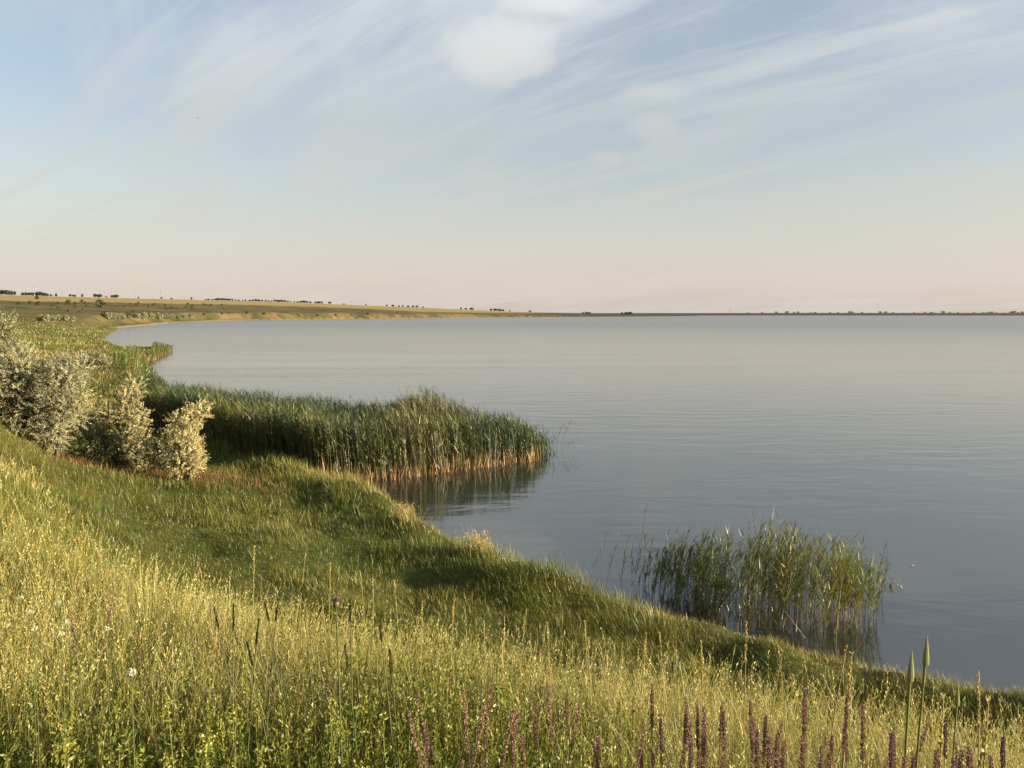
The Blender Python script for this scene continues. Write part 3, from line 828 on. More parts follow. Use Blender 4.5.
SILVER, SILVER2 = (.40, .39, .25), (.24, .25, .165)
SG = "silvery oleaster shrubs on the bank"
def base_at(px, py, D):
    d = view_dir(px, py); d = d / math.hypot(d[0], d[1])
    return (d[0] * D, d[1] * D, gz(d[0] * D, d[1] * D))
b = base_at(48, 440, 31.5)
def up_to(b, py):    # metres from a base up to the height at which a pixel row passes there
    D = math.hypot(b[0], b[1]); d = view_dir(512, py)
    return EYE[2] + d[2] / math.hypot(d[0], d[1]) * D - b[2]
print("bush1", b, up_to(b, 337), "bush", base_at(120, 460, 30.5))
H1 = up_to(b, 338)
def bunch(n, cx, cz, rx, ry, rz, lr, seed):
    """small foliage lobes spread over an upright ellipsoid, so that gaps and dark hollows stay between them"""
    q = np.random.default_rng(seed); out = []
    for i in range(n):
        d = q.normal(0, 1, 3); d[2] += .25; d /= np.linalg.norm(d)
        k = q.uniform(.45, 1.0)
        l = lr * q.uniform(.65, 1.25)
        out.append((cx + d[0] * k * (rx - l * .6), d[1] * k * (ry - l * .6), cz + d[2] * k * (rz - l * .6), l, l, l * q.uniform(.8, 1.25)))
    return out
make_shrub("silver_shrub", b, 0, bunch(17, -.55, H1 * .58, 1.75, 1.5, H1 * .42, .60, 1) + bunch(11, .75, H1 * .52, 1.05, 1.1, H1 * .38, .42, 2) + bunch(5, -1.9, H1 * .42, .8, .9, H1 * .3, .4, 3) + bunch(7, -.2, H1 * .26, 1.6, 1.2, H1 * .2, .42, 4),
           3900, 40, .052, "largest silvery shrub with broad round crown on the bank, beside the slope", "shrub", SG, SILVER, .32, .3, .055, 9, SILVER2)
b = base_at(126, 458, 33.6); H2 = up_to(b, 374)
make_shrub("silver_shrub", b, 0, bunch(9, 0, H2 * .66, .85, .75, H2 * .34, .34, 11) + bunch(4, .35, H2 * .8, .5, .5, H2 * .2, .28, 12) + bunch(4, .1, H2 * .36, .7, .6, H2 * .18, .34, 13) + bunch(6, 0, H2 * .18, .95, .7, H2 * .17, .36, 14),
           1400, 38, .050, "middle silvery shrub with one leaning dark trunk, between the big shrub and the pale one", "shrub", SG, (.50, .46, .25), .29, .35, .045, 5, SILVER2)
b = base_at(188, 470, 30.6); H3 = up_to(b, 391)
make_shrub("silver_shrub", b, 0, bunch(9, 0, H3 * .55, .72, .65, H3 * .42, .33, 21) + bunch(4, .35, H3 * .8, .42, .42, H3 * .2, .26, 22) + bunch(6, 0, H3 * .2, .6, .55, H3 * .17, .32, 23),
           1050, 38, .050, "palest creamy shrub, smallest of the three, right in front of the reed bed", "shrub", SG, (.56, .50, .26), .29, .35, .035, 5, (.48, .44, .27))
b = base_at(8, 345, 62.0); H4 = up_to(b, 304)
make_shrub("silver_shrub", b, 0, bunch(16, -1.6, H4 * .52, 2.7, 1.8, H4 * .46, .75, 41) + bunch(6, -.2, H4 * .45, 1.4, 1.2, H4 * .36, .6, 42),
           1500, 26, .12, "grey-green shrub on the slope at the left edge, behind the big shrub", "shrub", None, (.24, .24, .14), .6, .6, .11, 6, (.15, .17, .07))
b = base_at(6, 385, 27.5); H5 = up_to(b, 352)
b = base_at(93, 347, 105.0)
make_shrub("silver_shrub", b, 0, [(0, 0, .9, 1.3, 1.1, .8), (1.0, 0, .7, .8, .8, .6), (-1.0, .2, .6, .8, .8, .55)], 260, 22, .2, "small round silvery bush on the shore strip beyond the big shrub", "shrub", None, (.27, .27, .17), .5, .6, .08, 4)
b = base_at(2, 400, 25.0)

# dark undergrowth between the shrubs
under_px = [(88, 452, 31.8, .9), (108, 455, 32.2, 1.0), (150, 458, 32.5, 1.1), (163, 455, 33, 1.2), (20, 442, 31.5, .9), (4, 440, 31.0, 1.2)]
under_px = [(a_, b_ - 4, c_ + 1.0, d_ * 1.35) for a_, b_, c_, d_ in under_px]
for i, (px, py, D, h) in enumerate(under_px):
    b = base_at(px, py, D)
    make_shrub("low_bush", b, 0, [(0, 0, h * .5, .7, .6, h * .5), (.4, 0, h * .4, .5, .5, h * .4)], 130, 22, .10,
               "low dark green bush at the foot of the shrubs, %s from the left" % ordinal([2, 3, 4, 5, 1, 0][i]), "bush", "low dark bushes under the silvery shrubs", (.07, .08, .03), .35, .6, .03, 3)

# -- small copies far off: shrubs on the bluff, trees on the skyline
def small_tree_proto(name, lobes, n_leaf, leaf, col, trunk_h, cat, group, tr=.05):
    root = empty(name, (0, 0, 0), "x", cat, group)
    g = Geo(); tube(g, [(0, 0, -.08), (.01, .01, trunk_h * .6), (0, .02, trunk_h)], [tr, tr * .8, tr * .5], np.array([.08, .06, .045]), 6)
    for l in lobes: tube(g, [(0, .01, trunk_h * .8), (np.array(l[:3]) + [0, 0, 0]) * .9], [tr * .5, tr * .2], np.array([.08, .06, .045]), 5)
    g.obj("trunk", M_BARK, root)
    g = Geo(); P, d = crown_pts(lobes, n_leaf)
    sz = leaf * rng.uniform(.6, 1.4, n_leaf)
    leaves(g, P, d + rng.normal(0, .6, d.shape), sz, sz * .7, vary(np.array(col), n_leaf, .22, .07), d)
    g.obj("crown", M_LEAF, root)
    return root

DK = (.040, .050, .020)
TG = "trees standing along the skyline"
tp = [small_tree_proto("ridge_tree", [(0, 0, .62, .42, .42, .32), (.2, 0, .5, .3, .3, .25), (-.22, .1, .52, .3, .3, .24)], 420, .19, DK, .4, "tree", TG),
      small_tree_proto("ridge_tree", [(0, 0, .55, .55, .5, .34), (.4, 0, .45, .35, .35, .28), (-.35, 0, .6, .35, .3, .3)], 420, .2, DK, .3, "tree", TG),
      small_tree_proto("ridge_tree", [(0, 0, .6, .3, .3, .38), (.1, 0, .4, .3, .3, .22)], 360, .18, DK, .4, "tree", TG)]
tpx = [(2, 4), (7, 4.2), (12.5, 3.6), (15.5, 3.2), (24, 2.6), (27, 3), (30, 2.6), (33, 3), (38, 3.4), (41, 3.6), (43.5, 3), (46, 2.8), (48.5, 2.2), (52, 1.8), (57, 2.4), (71, 2.2), (75, 2), (83, 2.6), (96, 3), (100.5, 3), (107, 1.6), (113, 2.4), (117, 3), (139, 1.6), (162, 1.8), (172, 1.2), (192, 2.2)]
row = [206, 209, 213, 216, 219, 223, 226, 229.5, 233, 236, 239, 243, 246, 250, 253, 256, 259, 262.5, 266, 269, 272, 275, 278.5, 282, 285, 288, 291, 294.5, 298, 301, 304, 307, 310.5, 316, 319, 322, 330]
tpx += [(p_, 1.7 + .5 * math.sin(p_ * 1.7)) for p_ in row]
tpx += [(344, 1), (366, 1.4), (387, 1.6), (393, 1.8), (399, 1.5), (403, 1.6), (408, 1.5), (413, 1.8), (417, 1.8), (423, 1.2), (461, 1.8), (466, 1.6), (471.5, 2.2), (491, 2), (495, 2.2), (499, 2.2), (503, 1.9), (510, 1.3), (530, 1.8), (583, 1.5), (586, 1.8), (589, 1.5), (622, 1.7), (626, 2), (630, 2.4)]
used = set()
for i, (px, hp) in enumerate(tpx):
    x, y, z, D = skyline(px, 150, 2400)
    h = hp * D / FPX * 1.1
    wx = h * (.95 if px < 205 else 1.3) * random.uniform(.85, 1.2)
    lab = "dark tree on the grassy skyline of the left upland, %s from the left edge" % ordinal(i) if i < 27 else (
        "dark tree in the long row above the ripe field, %s from the row's left end" % ordinal(i - 27) if i < 27 + len(row) else
        "small dark tree on the low headland sloping to the water, %s from the left" % ordinal(i - 27 - len(row)))
    put(tp, i % 3, (x, y, z - .1), random.uniform(0, 6.28), (wx, wx, h), lab)
# far shore trees
FG = "tiny trees along the far shore"
fp = [small_tree_proto("far_tree", [(0, 0, .55, .5, .5, .4), (.3, 0, .45, .35, .35, .3)], 160, .22, (.05, .055, .03), .35, "tree", FG)]
fpx = [748, 762, 776, 787, 794, 798, 803, 808, 811, 815, 822, 830, 838, 846, 850, 853, 862, 871, 880, 886, 893, 903, 914, 925, 931, 934, 943, 950, 958, 966, 974, 983, 986, 989, 992, 996, 1004, 1011, 1014, 1018, 1022]
used = set()
for i, px in enumerate(fpx):
    x, y, z, D = skyline(px, 1500, 5200)
    h = (.75 + .7 * (math.sin(px * 2.3) > .3) + .3 * math.sin(px)) * D / FPX
    put(fp, 0, (x, y, z - .2), random.uniform(0, 6.28), (h * 1.9, h * 1.9, h), "tiny tree on the thin far shore across the lake, %s from the lattice tower" % ordinal(i))

# single shrubs on the bluff and the scrub behind the cove
BG = "bushes on the far bluff"
bp = [small_tree_proto("bluff_bush", [(0, 0, .5, .6, .55, .42), (.45, 0, .38, .4, .4, .32), (-.4, .1, .36, .42, .4, .3)], 520, .15, (.20, .21, .12), .3, "bush", BG),
      small_tree_proto("bluff_bush", [(0, 0, .5, .55, .55, .45), (-.4, 0, .4, .4, .4, .33)], 520, .15, (.055, .065, .026), .3, "bush", BG)]
bl = [(100, 307.5, 7.5, 1), (37, 299.5, 3.5, 1), (68.5, 304.5, 4.5, 1), (75, 305, 3, 1), (18, 305, 3.5, 1), (30, 304, 3, 1), (38.5, 305.5, 4, 1), (58, 304, 2.5, 1), (82, 302, 2.5, 1), (136, 306, 3, 1), (138, 304, 2.2, 1),
      (41, 321, 6, 0), (47, 321.5, 7, 0), (53, 321, 5, 0), (59, 320.5, 5, 0), (66, 321, 6, 0), (74, 321, 4.5, 0), (104, 316, 5, 1), (108, 319, 6, 0), (112, 319.5, 6.5, 0), (117, 319, 5, 0), (122, 319.5, 5.5, 0), (128, 318.5, 6, 1), (134, 318, 4.5, 1), (138, 319.5, 6, 0), (144, 319.5, 7, 0), (152, 319, 6.5, 0), (159, 319, 6, 0), (166, 319, 5.5, 0), (172, 319, 5, 0), (178, 319, 5, 0), (184, 318, 4, 0),
      (190, 317, 3, 1), (204, 316, 3, 1), (222, 315, 2.6, 1), (247, 314, 3, 1), (264, 315, 3, 1), (280, 316.5, 2.6, 0), (300, 316.5, 2.6, 0), (318, 316.5, 2.4, 1), (336, 316, 2.2, 1), (352, 316, 2, 1), (368, 315, 2.6, 1), (397, 314, 2, 1)]
r2_ = random.Random(9)
for _ in range(46):
    px_ = r2_.uniform(34, 230)
    bl.append((px_, r2_.uniform(302.5, 311.5) + px_ * .012, r2_.uniform(1.2, 2.6), 1))
bl.sort()
used = set()
nd = ns = 0
for i, (px, py, hp, k) in enumerate(bl):
    x, y, z = hit(px, py, 120)
    D = math.hypot(x, y)
    if D > 1400:
        x, y, z = hit(px, py + 1.5, 120); D = math.hypot(x, y)
    h = hp * D / FPX
    if k: lab = "dark bush in the scrub above the far shore, %s dark one from the left" % ordinal(nd); nd += 1
    else: lab = "silvery bush at the foot of the far bluff, %s silvery one from the left" % ordinal(ns); ns += 1
    put(bp, k, (x, y, z - .1), random.uniform(0, 6.28), (h * .8, h * .8, h), lab)

# ------------------------------------------------------------------ poles and tower
m, t = mat_new("weathered_post")
pos = t.n("ShaderNodeNewGeometry").outputs["Position"]
p = t.n("ShaderNodeBsdfPrincipled", None, Base__Color=t.mix(t.noise(pos, 3.0, 4), (.16, .145, .13), (.24, .22, .20)), Roughness=.8)
t.t.links.new(p.outputs[0], t.n("ShaderNodeOutputMaterial").inputs[0])
M_POST = m
pole = empty("utility_pole", (0, 0, 0), "x", "utility pole", "utility poles along the skyline")
g = Geo(); tube(g, [(0, 0, -.5), (0, 0, 5), (0, 0, 10)], [.26, .22, .17], np.array([.2, .18, .16]), 8); g.obj("post", M_POST, pole)
g = Geo(); boxm(g, (0, 0, 9.3), 1.1, .09, .10, np.array([.2, .18, .16])); g.obj("crossarm", M_POST, pole)
for sx in (-1.0, 0.35, 1.0):
    g = Geo(); tube(g, [(sx, 0, 9.4), (sx, 0, 9.6), (sx, 0, 9.8)], [.05, .09, .05], np.array([.3, .3, .3]), 6); g.obj("insulator", M_POST, pole)
ppx = [(36.5, 286.5), (66, 291), (73.7, 288), (105.5, 291.5), (126.5, 294), (136.7, 291.5), (155, 294.5), (162, 290.5), (171.5, 296), (186.5, 295), (203, 297), (219, 297.5), (245, 299), (291, 299.5), (315, 300), (329, 301.5), (338, 300.5), (352, 301), (357, 301), (360.5, 300), (368.5, 299.5), (474, 305.5), (477.5, 305.5)]
used = set()
for i, (px, pt) in enumerate(ppx):
    x, y, z, D = skyline(px, 150, 2400)
    top = EYE[2] + view_dir(px, pt)[2] / math.hypot(*view_dir(px, pt)[:2]) * D
    h = max(4.0, top - z)
    put([pole], 0, (x, y, z), random.uniform(-.6, .6), (2.0, 2.0, h / 10), "%s utility pole on the distant skyline, %s from the left" % ("tall thin" if h > 8 else "short thin", ordinal(i)))
# tower on the far shore
x, y, z, D = skyline(730, 1500, 5200)
tw = empty("lattice_tower", (x, y, z), "pale twin-legged tower standing on the far shore right of the headland tip", "tower")
TH = 5.0 * D / FPX
for sx in (-2.2, 2.2):
    g = Geo(); tube(g, [(sx, 0, -.5), (sx, 0, TH)], [.8, .6], np.array([.3, .3, .3]), 6); g.obj("mast", M_POST, tw)
g = Geo()
for k_ in range(5):
    z0, z1 = TH * k_ / 5, TH * (k_ + 1) / 5
    tube(g, [(-2.2, 0, z0), (2.2, 0, z1)], [.18, .18], np.array([.3, .3, .3]), 4); tube(g, [(2.2, 0.05, z0), (-2.2, .05, z1)], [.18, .18], np.array([.3, .3, .3]), 4)
g.obj("bracing", M_POST, tw)

# ------------------------------------------------------------------ flowers and single plants in the foreground
def ground_plant(px, py_top, D):
    """base point and height of a plant whose top is seen at (px, py_top) when it stands D metres away"""
    d = view_dir(px, py_top); k_ = D / math.hypot(d[0], d[1])
    x, y = d[0] * k_, d[1] * k_
    z = gz(x, y)
    return (x, y, z), EYE[2] + d[2] * k_ - z

def make_sage(pcol, seed, spike=.17):
    """one metre tall unit plant"""
    global rng
    keep_, rng = rng, np.random.default_rng(seed)
    root = empty("sage_plant", (0, 0, 0), "x", "sage plant", "purple sage spikes in the foreground grass")
    g = Geo(); bend = rng.normal(0, .055, 2)
    zz = np.linspace(-.03, 1, 9); pts = np.stack([bend[0] * zz ** 2, bend[1] * zz ** 2, zz], 1)
    tube(g, pts, np.linspace(.0034, .0014, 9), np.array([.13, .09, .07]), 5); g.obj("stem", M_GRASS, root)
    g = Geo()
    for k_ in range(32):
        zc = 1 - spike * 1.0 * (k_ / 32.0) ** 1.1
        c_ = np.array([bend[0] * zc ** 2, bend[1] * zc ** 2, zc]); nf = 13
        th = rng.uniform(0, 6.283, nf); w_ = .25 + .75 * min(1, k_ / 11)
        d = np.stack([np.cos(th), np.sin(th), rng.uniform(.1, 1.0, nf)], 1)
        sz = rng.uniform(.005, .0105, nf) * (.5 + .5 * w_)
        leaves(g, c_ + d * .002, d, sz, sz * .65, vary(np.array(pcol) * (1 - .45 * min(1, k_ / 30)) + np.array([.16, .13, .06]) * .45 * min(1, k_ / 30), nf, .35, .12))
    g.obj("flower_spike", M_PETAL, root)
    g = Geo(); n = 12; zc = rng.uniform(.1, .62, n); th = rng.uniform(0, 6.28, n)
    leaves(g, np.stack([bend[0] * zc ** 2, bend[1] * zc ** 2, zc], 1), np.stack([np.cos(th), np.sin(th), rng.uniform(-.1, .6, n)], 1), rng.uniform(.03, .07, n), rng.uniform(.010, .018, n), vary(np.array([.09, .12, .04]), n))
    g.obj("leaves", M_GRASS, root)
    rng = keep_
    return root
sp = [make_sage((.21, .11, .19), 1, .15), make_sage((.26, .125, .16), 2, .15), make_sage((.34, .22, .18), 3, .17), make_sage((.15, .08, .18), 4, .13)]
sage_px = [(437, 672, 2.0, 2), (444, 690, 1.9, 2), (455, 680, 2.0, 2), (463, 672, 2.1, 2), (470, 668, 2.1, 2), (483, 676, 2.2, 2), (497, 684, 2.1, 2), (512, 702, 2.1, 2), (531, 715, 1.8, 1), (537, 722, 1.8, 2), (541, 664, 2.5, 1), (549, 676, 2.5, 2), (563, 680, 2.3, 2), (568, 668, 2.5, 1), (598, 706, 2.1, 2), (628, 700, 2.3, 2), (655, 676, 2.6, 1), (662, 684, 2.5, 2), (688, 685, 2.6, 1), (703, 683, 2.6, 1), (712, 690, 2.5, 0), (718, 684, 2.7, 1), (733, 688, 2.6, 0), (742, 702, 2.4, 2), (753, 693, 2.5, 1), (762, 688, 2.6, 0), (766, 700, 2.4, 1), (808, 682, 2.6, 0), (812, 694, 2.4, 1), (818, 706, 2.2, 2), (831, 712, 2.1, 0), (840, 690, 2.4, 1), (852, 716, 2.0, 2), (872, 680, 2.4, 1), (886, 720, 2.0, 2), (905, 715, 1.9, 0), (911, 724, 1.8, 1), (928, 710, 2.0, 0), (934, 718, 1.9, 0), (947, 710, 2.0, 0), (965, 722, 1.8, 3), (972, 736, 1.7, 0), (976, 728, 1.8, 3), (983, 735, 1.7, 1), (1007, 722, 1.8, 3), (1012, 716, 1.9, 0), (1019, 718, 1.9, 3), (1023, 728, 1.8, 0),
           (959, 742, 1.6, 3), (940, 735, 1.7, 0), (800, 720, 2.0, 1), (76, 588, 3.6, 2), (84, 594, 3.5, 2)]
r4_ = random.Random(21)
for _ in range(30):
    px_ = r4_.uniform(640, 1020) if _ < 22 else r4_.uniform(430, 640)
    sage_px.append((px_, r4_.uniform(694, 735) + (px_ - 800) * .03, r4_.uniform(2.0, 2.9), r4_.choice((0, 1, 1, 2, 3))))
sage_px.sort()
used = set()
words_ = ["deep purple", "reddish purple", "faded pink-brown", "dark violet"]
for i, (px, py, D, k) in enumerate(sage_px):
    loc, h = ground_plant(px, py, D)
    put(sp, k, loc, rng.uniform(0, 6.28), (.74, .74, h - (.09 if px < 660 else .07 if px < 985 else .11) + rng.normal(0, .03)), "%s sage spike in the foreground grass, %s spike from the left" % (words_[k], ordinal(i)))

# goatsbeard buds against the water
def goatsbeard(px, py, D, lean, label):
    loc, h = ground_plant(px, py, D)
    root = empty("goatsbeard", loc, label, "wildflower", "closed goatsbeard buds rising above the grass")
    bl_ = .075
    g = Geo(); zz = np.linspace(-.02, h - bl_ * .9, 8); pts = np.stack([lean * (zz / h) ** 2, 0 * zz, zz], 1)
    tube(g, pts, np.array([.0024, .0024, .0024, .0024, .0024, .0024, .0026, .003]), np.array([.17, .20, .06]), 7); g.obj("stem", M_GRASS, root, smooth=True)
    z0 = h - bl_; x0 = lean * (1 - bl_ / h) ** 2
    g = Geo(); tube(g, [(x0, 0, z0), (x0, 0, z0 + .008), (x0 + .001, 0, z0 + .02), (x0 + .001, 0, z0 + .035), (x0 + .002, 0, z0 + .055), (x0 + .003, 0, h)], [.003, .0055, .0062, .0050, .0030, .0008], np.array([.24, .27, .10]), 10)
    b_ = g.obj("bud", M_GRASS, root, smooth=True)
    for k_ in range(8):
        a = k_ * 6.283 / 8; g = Geo(); ca_, sa_ = math.cos(a), math.sin(a)
        rr_ = np.array([.0060, .0070, .0056, .0036, .0010]); z_ = np.array([.006, .02, .035, .055, .077])
        wv = np.array([.0022, .0026, .0022, .0014, .0003])
        V = []
        for q_ in range(5):
            for s_ in (-1, 1): V.append((x0 + .002 + rr_[q_] * ca_ - s_ * wv[q_] * sa_, rr_[q_] * sa_ + s_ * wv[q_] * ca_, z0 + z_[q_]))
        g.add(V, [(2 * q_, 2 * q_ + 1, 2 * q_ + 3, 2 * q_ + 2) for q_ in range(4)], np.array([.30, .33, .14])); s = g.obj("sepal", M_GRASS, root); s.parent = b_
    g = Geo(); ribbons(g, np.array([(0, 0, .1 * h), (0, 0, .3 * h), (0, 0, .5 * h)]), np.array([.3, .26, .2]), .008, np.array([.5, 2.8, 5.0]), .25, .8, np.array([.12, .16, .05]), np.array([.15, .18, .06]), K=4)
    g.obj("leaves", M_GRASS, root)
goatsbeard(915, 637, 2.1, .03, "taller goatsbeard bud on a thin stem standing against the grey water")
goatsbeard(907, 652, 2.0, .01, "shorter goatsbeard bud just left of the taller one, against the water")
goatsbeard(955, 686, 3.0, .01, "small hooked goatsbeard bud further right at the water's edge line")

# pale seeding grass stems that stand out singly
def make_seedgrass(seed, col, headlen, name, cat, group, thick, stem=None):
    global rng
    keep_, rng = rng, np.random.default_rng(seed)
    root = empty(name, (0, 0, 0), "x", cat, group)
    zz = np.linspace(-.03, 1, 9); b_ = rng.normal(0, .06, 2)
    pts = np.stack([b_[0] * zz ** 2, b_[1] * zz ** 2, zz], 1)
    g = Geo(); tube(g, pts, np.linspace(.0026, .0014, 9), np.array(stem or col) * .8, 5); g.obj("stem", M_GRASS, root)
    g = Geo(); n = 90; zc = 1 - headlen * rng.random(n); th = rng.uniform(0, 6.28, n)
    leaves(g, np.stack([b_[0] * zc ** 2, b_[1] * zc ** 2, zc], 1), np.stack([np.cos(th) * thick, np.sin(th) * thick, np.ones(n)], 1), rng.uniform(.010, .018, n), rng.uniform(.003, .006, n), vary(np.array(col), n, .15))
    g.obj("seed_head", M_GRASS, root)
    g = Geo(); n = 3; ribbons(g, np.stack([np.zeros(n), np.zeros(n), rng.uniform(.15, .5, n)], 1), rng.uniform(.15, .25, n), .006, rng.uniform(0, 6.28, n), .3, .9, np.array(col) * .7, np.array(col), K=3); g.obj("leaves", M_GRASS, root)
    rng = keep_
    return root
sg = [make_seedgrass(31, (.50, .42, .19), .2, "seeding_grass_stem", "grass stem", "pale seeding grass stems standing above the meadow", .5),
      make_seedgrass(32, (.44, .37, .17), .14, "seeding_grass_stem", "grass stem", "pale seeding grass stems standing above the meadow", .35)]
used = set()
sgpx = [(250, 546, 6.2, 0), (295, 550, 6.0, 1), (327, 562, 5.8, 0), (213, 562, 5.6, 1), (372, 573, 5.6, 0), (400, 585, 5.4, 1), (420, 600, 4.8, 0), (366, 575, 6.2, 1), (448, 600, 4.6, 0), (515, 616, 4.4, 1), (553, 622, 4.4, 0), (590, 620, 4.6, 0), (617, 628, 4.4, 1), (640, 634, 4.2, 0), (668, 640, 4.2, 1), (747, 625, 4.2, 0), (763, 646, 3.6, 1), (706, 640, 4.4, 0), (826, 640, 3.4, 1), (845, 655, 3.2, 0), (795, 655, 3.6, 1), (985, 692, 2.4, 0), (975, 700, 2.5, 1), (943, 690, 2.6, 0), (990, 690, 2.7, 1)]
sgpx.sort()
for i, (px, py, D, k) in enumerate(sgpx):
    loc, h = ground_plant(px, py, D)
    h = min(max(h, .5), 1.25)
    put(sg, k, loc, rng.uniform(0, 6.28), (1.3, 1.3, h), "pale seeding grass stem rising above the meadow, %s such stem from the left" % ordinal(i))
dg_ = [make_seedgrass(41, (.07, .065, .035), .075, "timothy_grass_stem", "grass stem", "dark timothy grass heads in the near meadow", .14, (.13, .15, .05))]
used = set()
dgpx = [(226, 612, 3.0), (243, 606, 3.2), (256, 608, 3.2), (291, 600, 3.4), (314, 588, 3.6), (234, 620, 2.8), (351, 610, 3.2), (398, 626, 2.9), (403, 640, 2.7), (362, 636, 2.8), (280, 632, 2.7)]
dgpx.sort()
for i, (px, py, D) in enumerate(dgpx):
    loc, h = ground_plant(px, py, D)
    put(dg_, 0, loc, rng.uniform(0, 6.28), (1.4, 1.4, min(h, 1.2)), "dark slim timothy head among green grass, %s dark head from the left" % ordinal(i))

# yellow-green leafy weeds of the near left
def make_weed(seed, kind):
    global rng
    keep_, rng = rng, np.random.default_rng(seed)
    root = empty("leafy_weed", (0, 0, 0), "x", "weed", "leafy green weeds in the near left")
    zz = np.linspace(-.03, 1, 9); b_ = rng.normal(0, .05, 2)
    f = lambda z_: np.stack([b_[0] * z_ ** 2, b_[1] * z_ ** 2, z_], 1)
    g = Geo(); tube(g, f(zz), np.linspace(.0038, .0016, 9), np.array([.20, .20, .06]), 5); g.obj("stem", M_GRASS, root)
    g = Geo()
    n = 210; zc = rng.uniform(.10, .98, n); th = rng.uniform(0, 6.28, n); d = np.stack([np.cos(th), np.sin(th), rng.uniform(.2, 1.3, n)], 1)
    sz = rng.uniform(.013, .027, n) * (1.25 - .55 * zc)
    leaves(g, f(zc), d, sz, sz * (.26 if kind else .36), vary(np.array([.26, .31, .055]), n, .2)); g.obj("leaves", M_GRASS, root)
    g = Geo(); n = 70; zc = 1 - rng.random(n) ** 1.5 * (.10 if kind else .06) ; c_ = f(zc) + rng.normal(0, .006 if kind else .012, (n, 3)) * [1, 1, .4]
    sz = rng.uniform(.007, .013, n)
    leaves(g, c_, rand_dirs(n, .8), sz, sz * .7, vary(np.array([.25, .275, .055]), n, .2)); g.obj("flower_cluster", M_PETAL, root)
    rng = keep_
    return root
wp = [make_weed(51, 0), make_weed(52, 1), make_weed(53, 1)]
r_ = random.Random(5)
wpx = []
for i in range(72):
    D = r_.uniform(1.5, 3.0)
    px = r_.uniform(2, 360) if i < 60 else r_.uniform(360, 690)
    if px > 380: D = min(D, 2.3)
    wpx.append((px, D, r_.uniform(.72, 1.0) * (1 if px < 380 else .8), r_.randrange(3)))
wpx.sort()
used = set()
for i, (px, D, h, k) in enumerate(wpx):
    d = view_dir(px, 640); d = d / math.hypot(d[0], d[1])
    put(wp, k, (d[0] * D, d[1] * D, gz(d[0] * D, d[1] * D)), r_.uniform(0, 6.28), (1.1, 1.1, h), "yellow-green leafy weed in the near grass, %s weed stalk from the left edge" % ordinal(i))

# white umbels and one thistle
def make_umbel():
    root = empty("white_umbel", (0, 0, 0), "x", "wildflower", "white umbel flowers in the near left")
    g = Geo(); tube(g, [(0, 0, -.03), (.01, 0, .5), (0, .01, 1)], [.003, .0026, .002], np.array([.15, .18, .06]), 5); g.obj("stem", M_GRASS, root)
    g = Geo(); n = 110; a = rng.uniform(0, 6.28, n); r0 = .026 * np.sqrt(rng.random(n))
    c_ = np.stack([r0 * np.cos(a), r0 * np.sin(a), 1.012 + .02 * (1 - (r0 / .026) ** 2) * .3], 1)
    leaves(g, c_, rand_dirs(n, .5), .006, .005, vary(np.array([.50, .50, .38]), n, .08)); g.obj("umbel", M_PETAL, root)
    g = Geo(); n = 10; a = np.linspace(0, 6.28, n)
    for q_ in a: tube(g, [(0, .01, .985), (.022 * math.cos(q_), .022 * math.sin(q_), 1.01)], [.0012, .0008], np.array([.15, .18, .06]), 4)
    g.obj("rays", M_GRASS, root)
    g = Geo(); n = 40; zc = rng.uniform(.2, .8, n)
    leaves(g, np.stack([0 * zc, 0 * zc, zc], 1), rand_dirs(n, .3), .03, .007, vary(np.array([.1, .14, .04]), n)); g.obj("leaves", M_GRASS, root)
    return root
um = [make_umbel()]; used = set()
umpx = sorted([(58, 607, 3.4), (66, 628, 2.9), (34, 634, 2.8), (131, 681, 1.9), (30, 617, 3.2), (60, 640, 2.7), (106, 634, 2.9), (20, 602, 3.5)])
for i, (px, py, D) in enumerate(umpx):
    loc, h = ground_plant(px, py, D)
    put(um, 0, loc, rng.uniform(0, 6.28), (.5, .5, h), "flat white umbel flower in the near left grass, %s umbel from the left" % ordinal(i))
loc, h = ground_plant(336, 599, 3.1)
th_ = empty("thistle", loc, "purple thistle head on a tall stem above the straw grass, left of centre", "thistle")
g = Geo(); tube(g, [(0, 0, -.03), (.01, 0, h * .5), (0, 0, h - .03)], [.004, .0035, .003], np.array([.12, .14, .06]), 6); g.obj("stem", M_GRASS, th_)
g = Geo(); tube(g, [(0, 0, h - .036), (0, 0, h - .026), (0, 0, h - .014), (0, 0, h - .008)], [.004, .013, .012, .008], np.array([.12, .12, .06]), 10); g.obj("bract_cup", M_GRASS, th_)
g = Geo(); n = 160; a = rng.uniform(0, 6.28, n)
leaves(g, np.stack([.007 * np.cos(a) * rng.random(n), .007 * np.sin(a) * rng.random(n), np.full(n, h - .012)], 1), np.stack([np.cos(a), np.sin(a), rng.uniform(.4, 2.5, n)], 1), rng.uniform(.014, .024, n), .003, vary(np.array([.24, .15, .20]), n)); g.obj("flower", M_PETAL, th_)
g = Geo(); n = 14; zc = rng.uniform(.1, .8, n) * h
ribbons(g, np.stack([0 * zc, 0 * zc, zc], 1), rng.uniform(.06, .12, n), .014, rng.uniform(0, 6.28, n), .5, .8, np.array([.1, .13, .05]), np.array([.13, .15, .07]), K=3); g.obj("leaves", M_GRASS, th_)

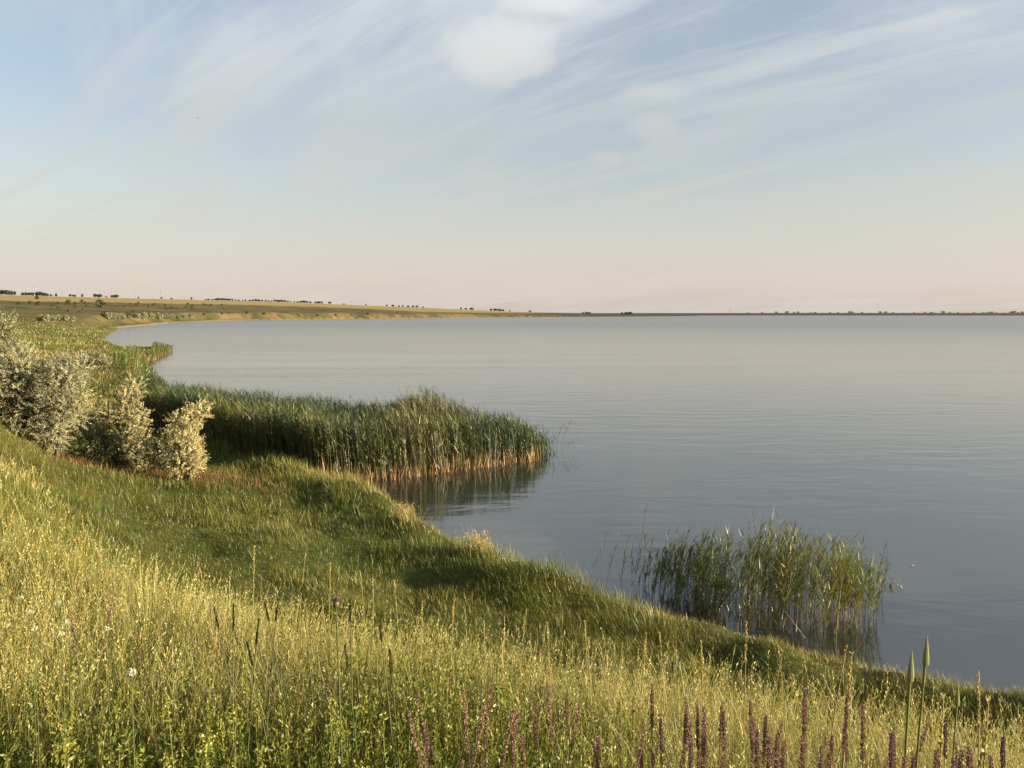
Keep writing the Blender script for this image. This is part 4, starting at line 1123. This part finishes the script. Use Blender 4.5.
# ------------------------------------------------------------------ birds far up in the air
m, t = mat_new("dark_feathers")
pos = t.n("ShaderNodeTexCoord").outputs["Object"]
p = t.n("ShaderNodeBsdfPrincipled", None, Base__Color=t.mix(t.noise(pos, 9.0, 3), (.03, .03, .035), (.07, .065, .06)), Roughness=.8)
t.t.links.new(p.outputs[0], t.n("ShaderNodeOutputMaterial").inputs[0])
M_BIRD = m
def make_bird(px, py, D, size, label, rz):
    P = at(px, py, D)
    g = Geo()
    tube(g, [(0, -.20, 0), (0, -.15, .01), (0, -.05, .02), (0, .06, .02), (0, .13, .03), (0, .17, .03), (0, .21, .02)], [.012, .03, .05, .055, .03, .032, .004], np.array([.05, .05, .05]), 8)
    for s_ in (-1, 1):
        tops = [(.03, .09, .03, -.06), (.20, .12, .10, -.05), (.36, .07, .08, -.06), (.52, -.05, .03, -.09)]
        V = []
        for (xx, yf, zz_, yb) in tops:
            V += [(s_ * xx, yf, zz_ + .006), (s_ * xx, yb, zz_ + .004), (s_ * xx, yb, zz_ - .004), (s_ * xx, yf, zz_ - .006)]
        Fq = [(a * 4 + j, a * 4 + (j + 1) % 4, a * 4 + 4 + (j + 1) % 4, a * 4 + 4 + j) for a in range(3) for j in range(4)] + [(12, 13, 14, 15)]
        g.add(V, Fq, np.array([.05, .05, .05]))
    g.add([(-.02, -.14, .012), (.02, -.14, .012), (.06, -.30, .0), (-.06, -.30, .0)], [(0, 1, 2, 3)], np.array([.05, .05, .05]))
    o = g.obj("bird", M_BIRD); o.location = P; o.rotation_euler = (.1, .2, rz); o.scale = (size,) * 3
    tag(o, label, "bird", "birds high above the lake")
make_bird(197.5, 118, 150, .65, "dark bird gliding in the upper left sky, largest of the flying birds", .9)
make_bird(338, 148, 200, .45, "tiny dark bird in mid sky between the large bird and the bright cloud", -.4)
make_bird(538, 48, 160, .4, "tiny dark bird in front of the bright white cloud puff", 1.2)
make_bird(735, 287, 260, .55, "tiny dark bird low in the sky above the far tower", .3)
make_bird(376, 220, 200, .4, "tiny dark bird in the pale sky above the left headland", 2.0)
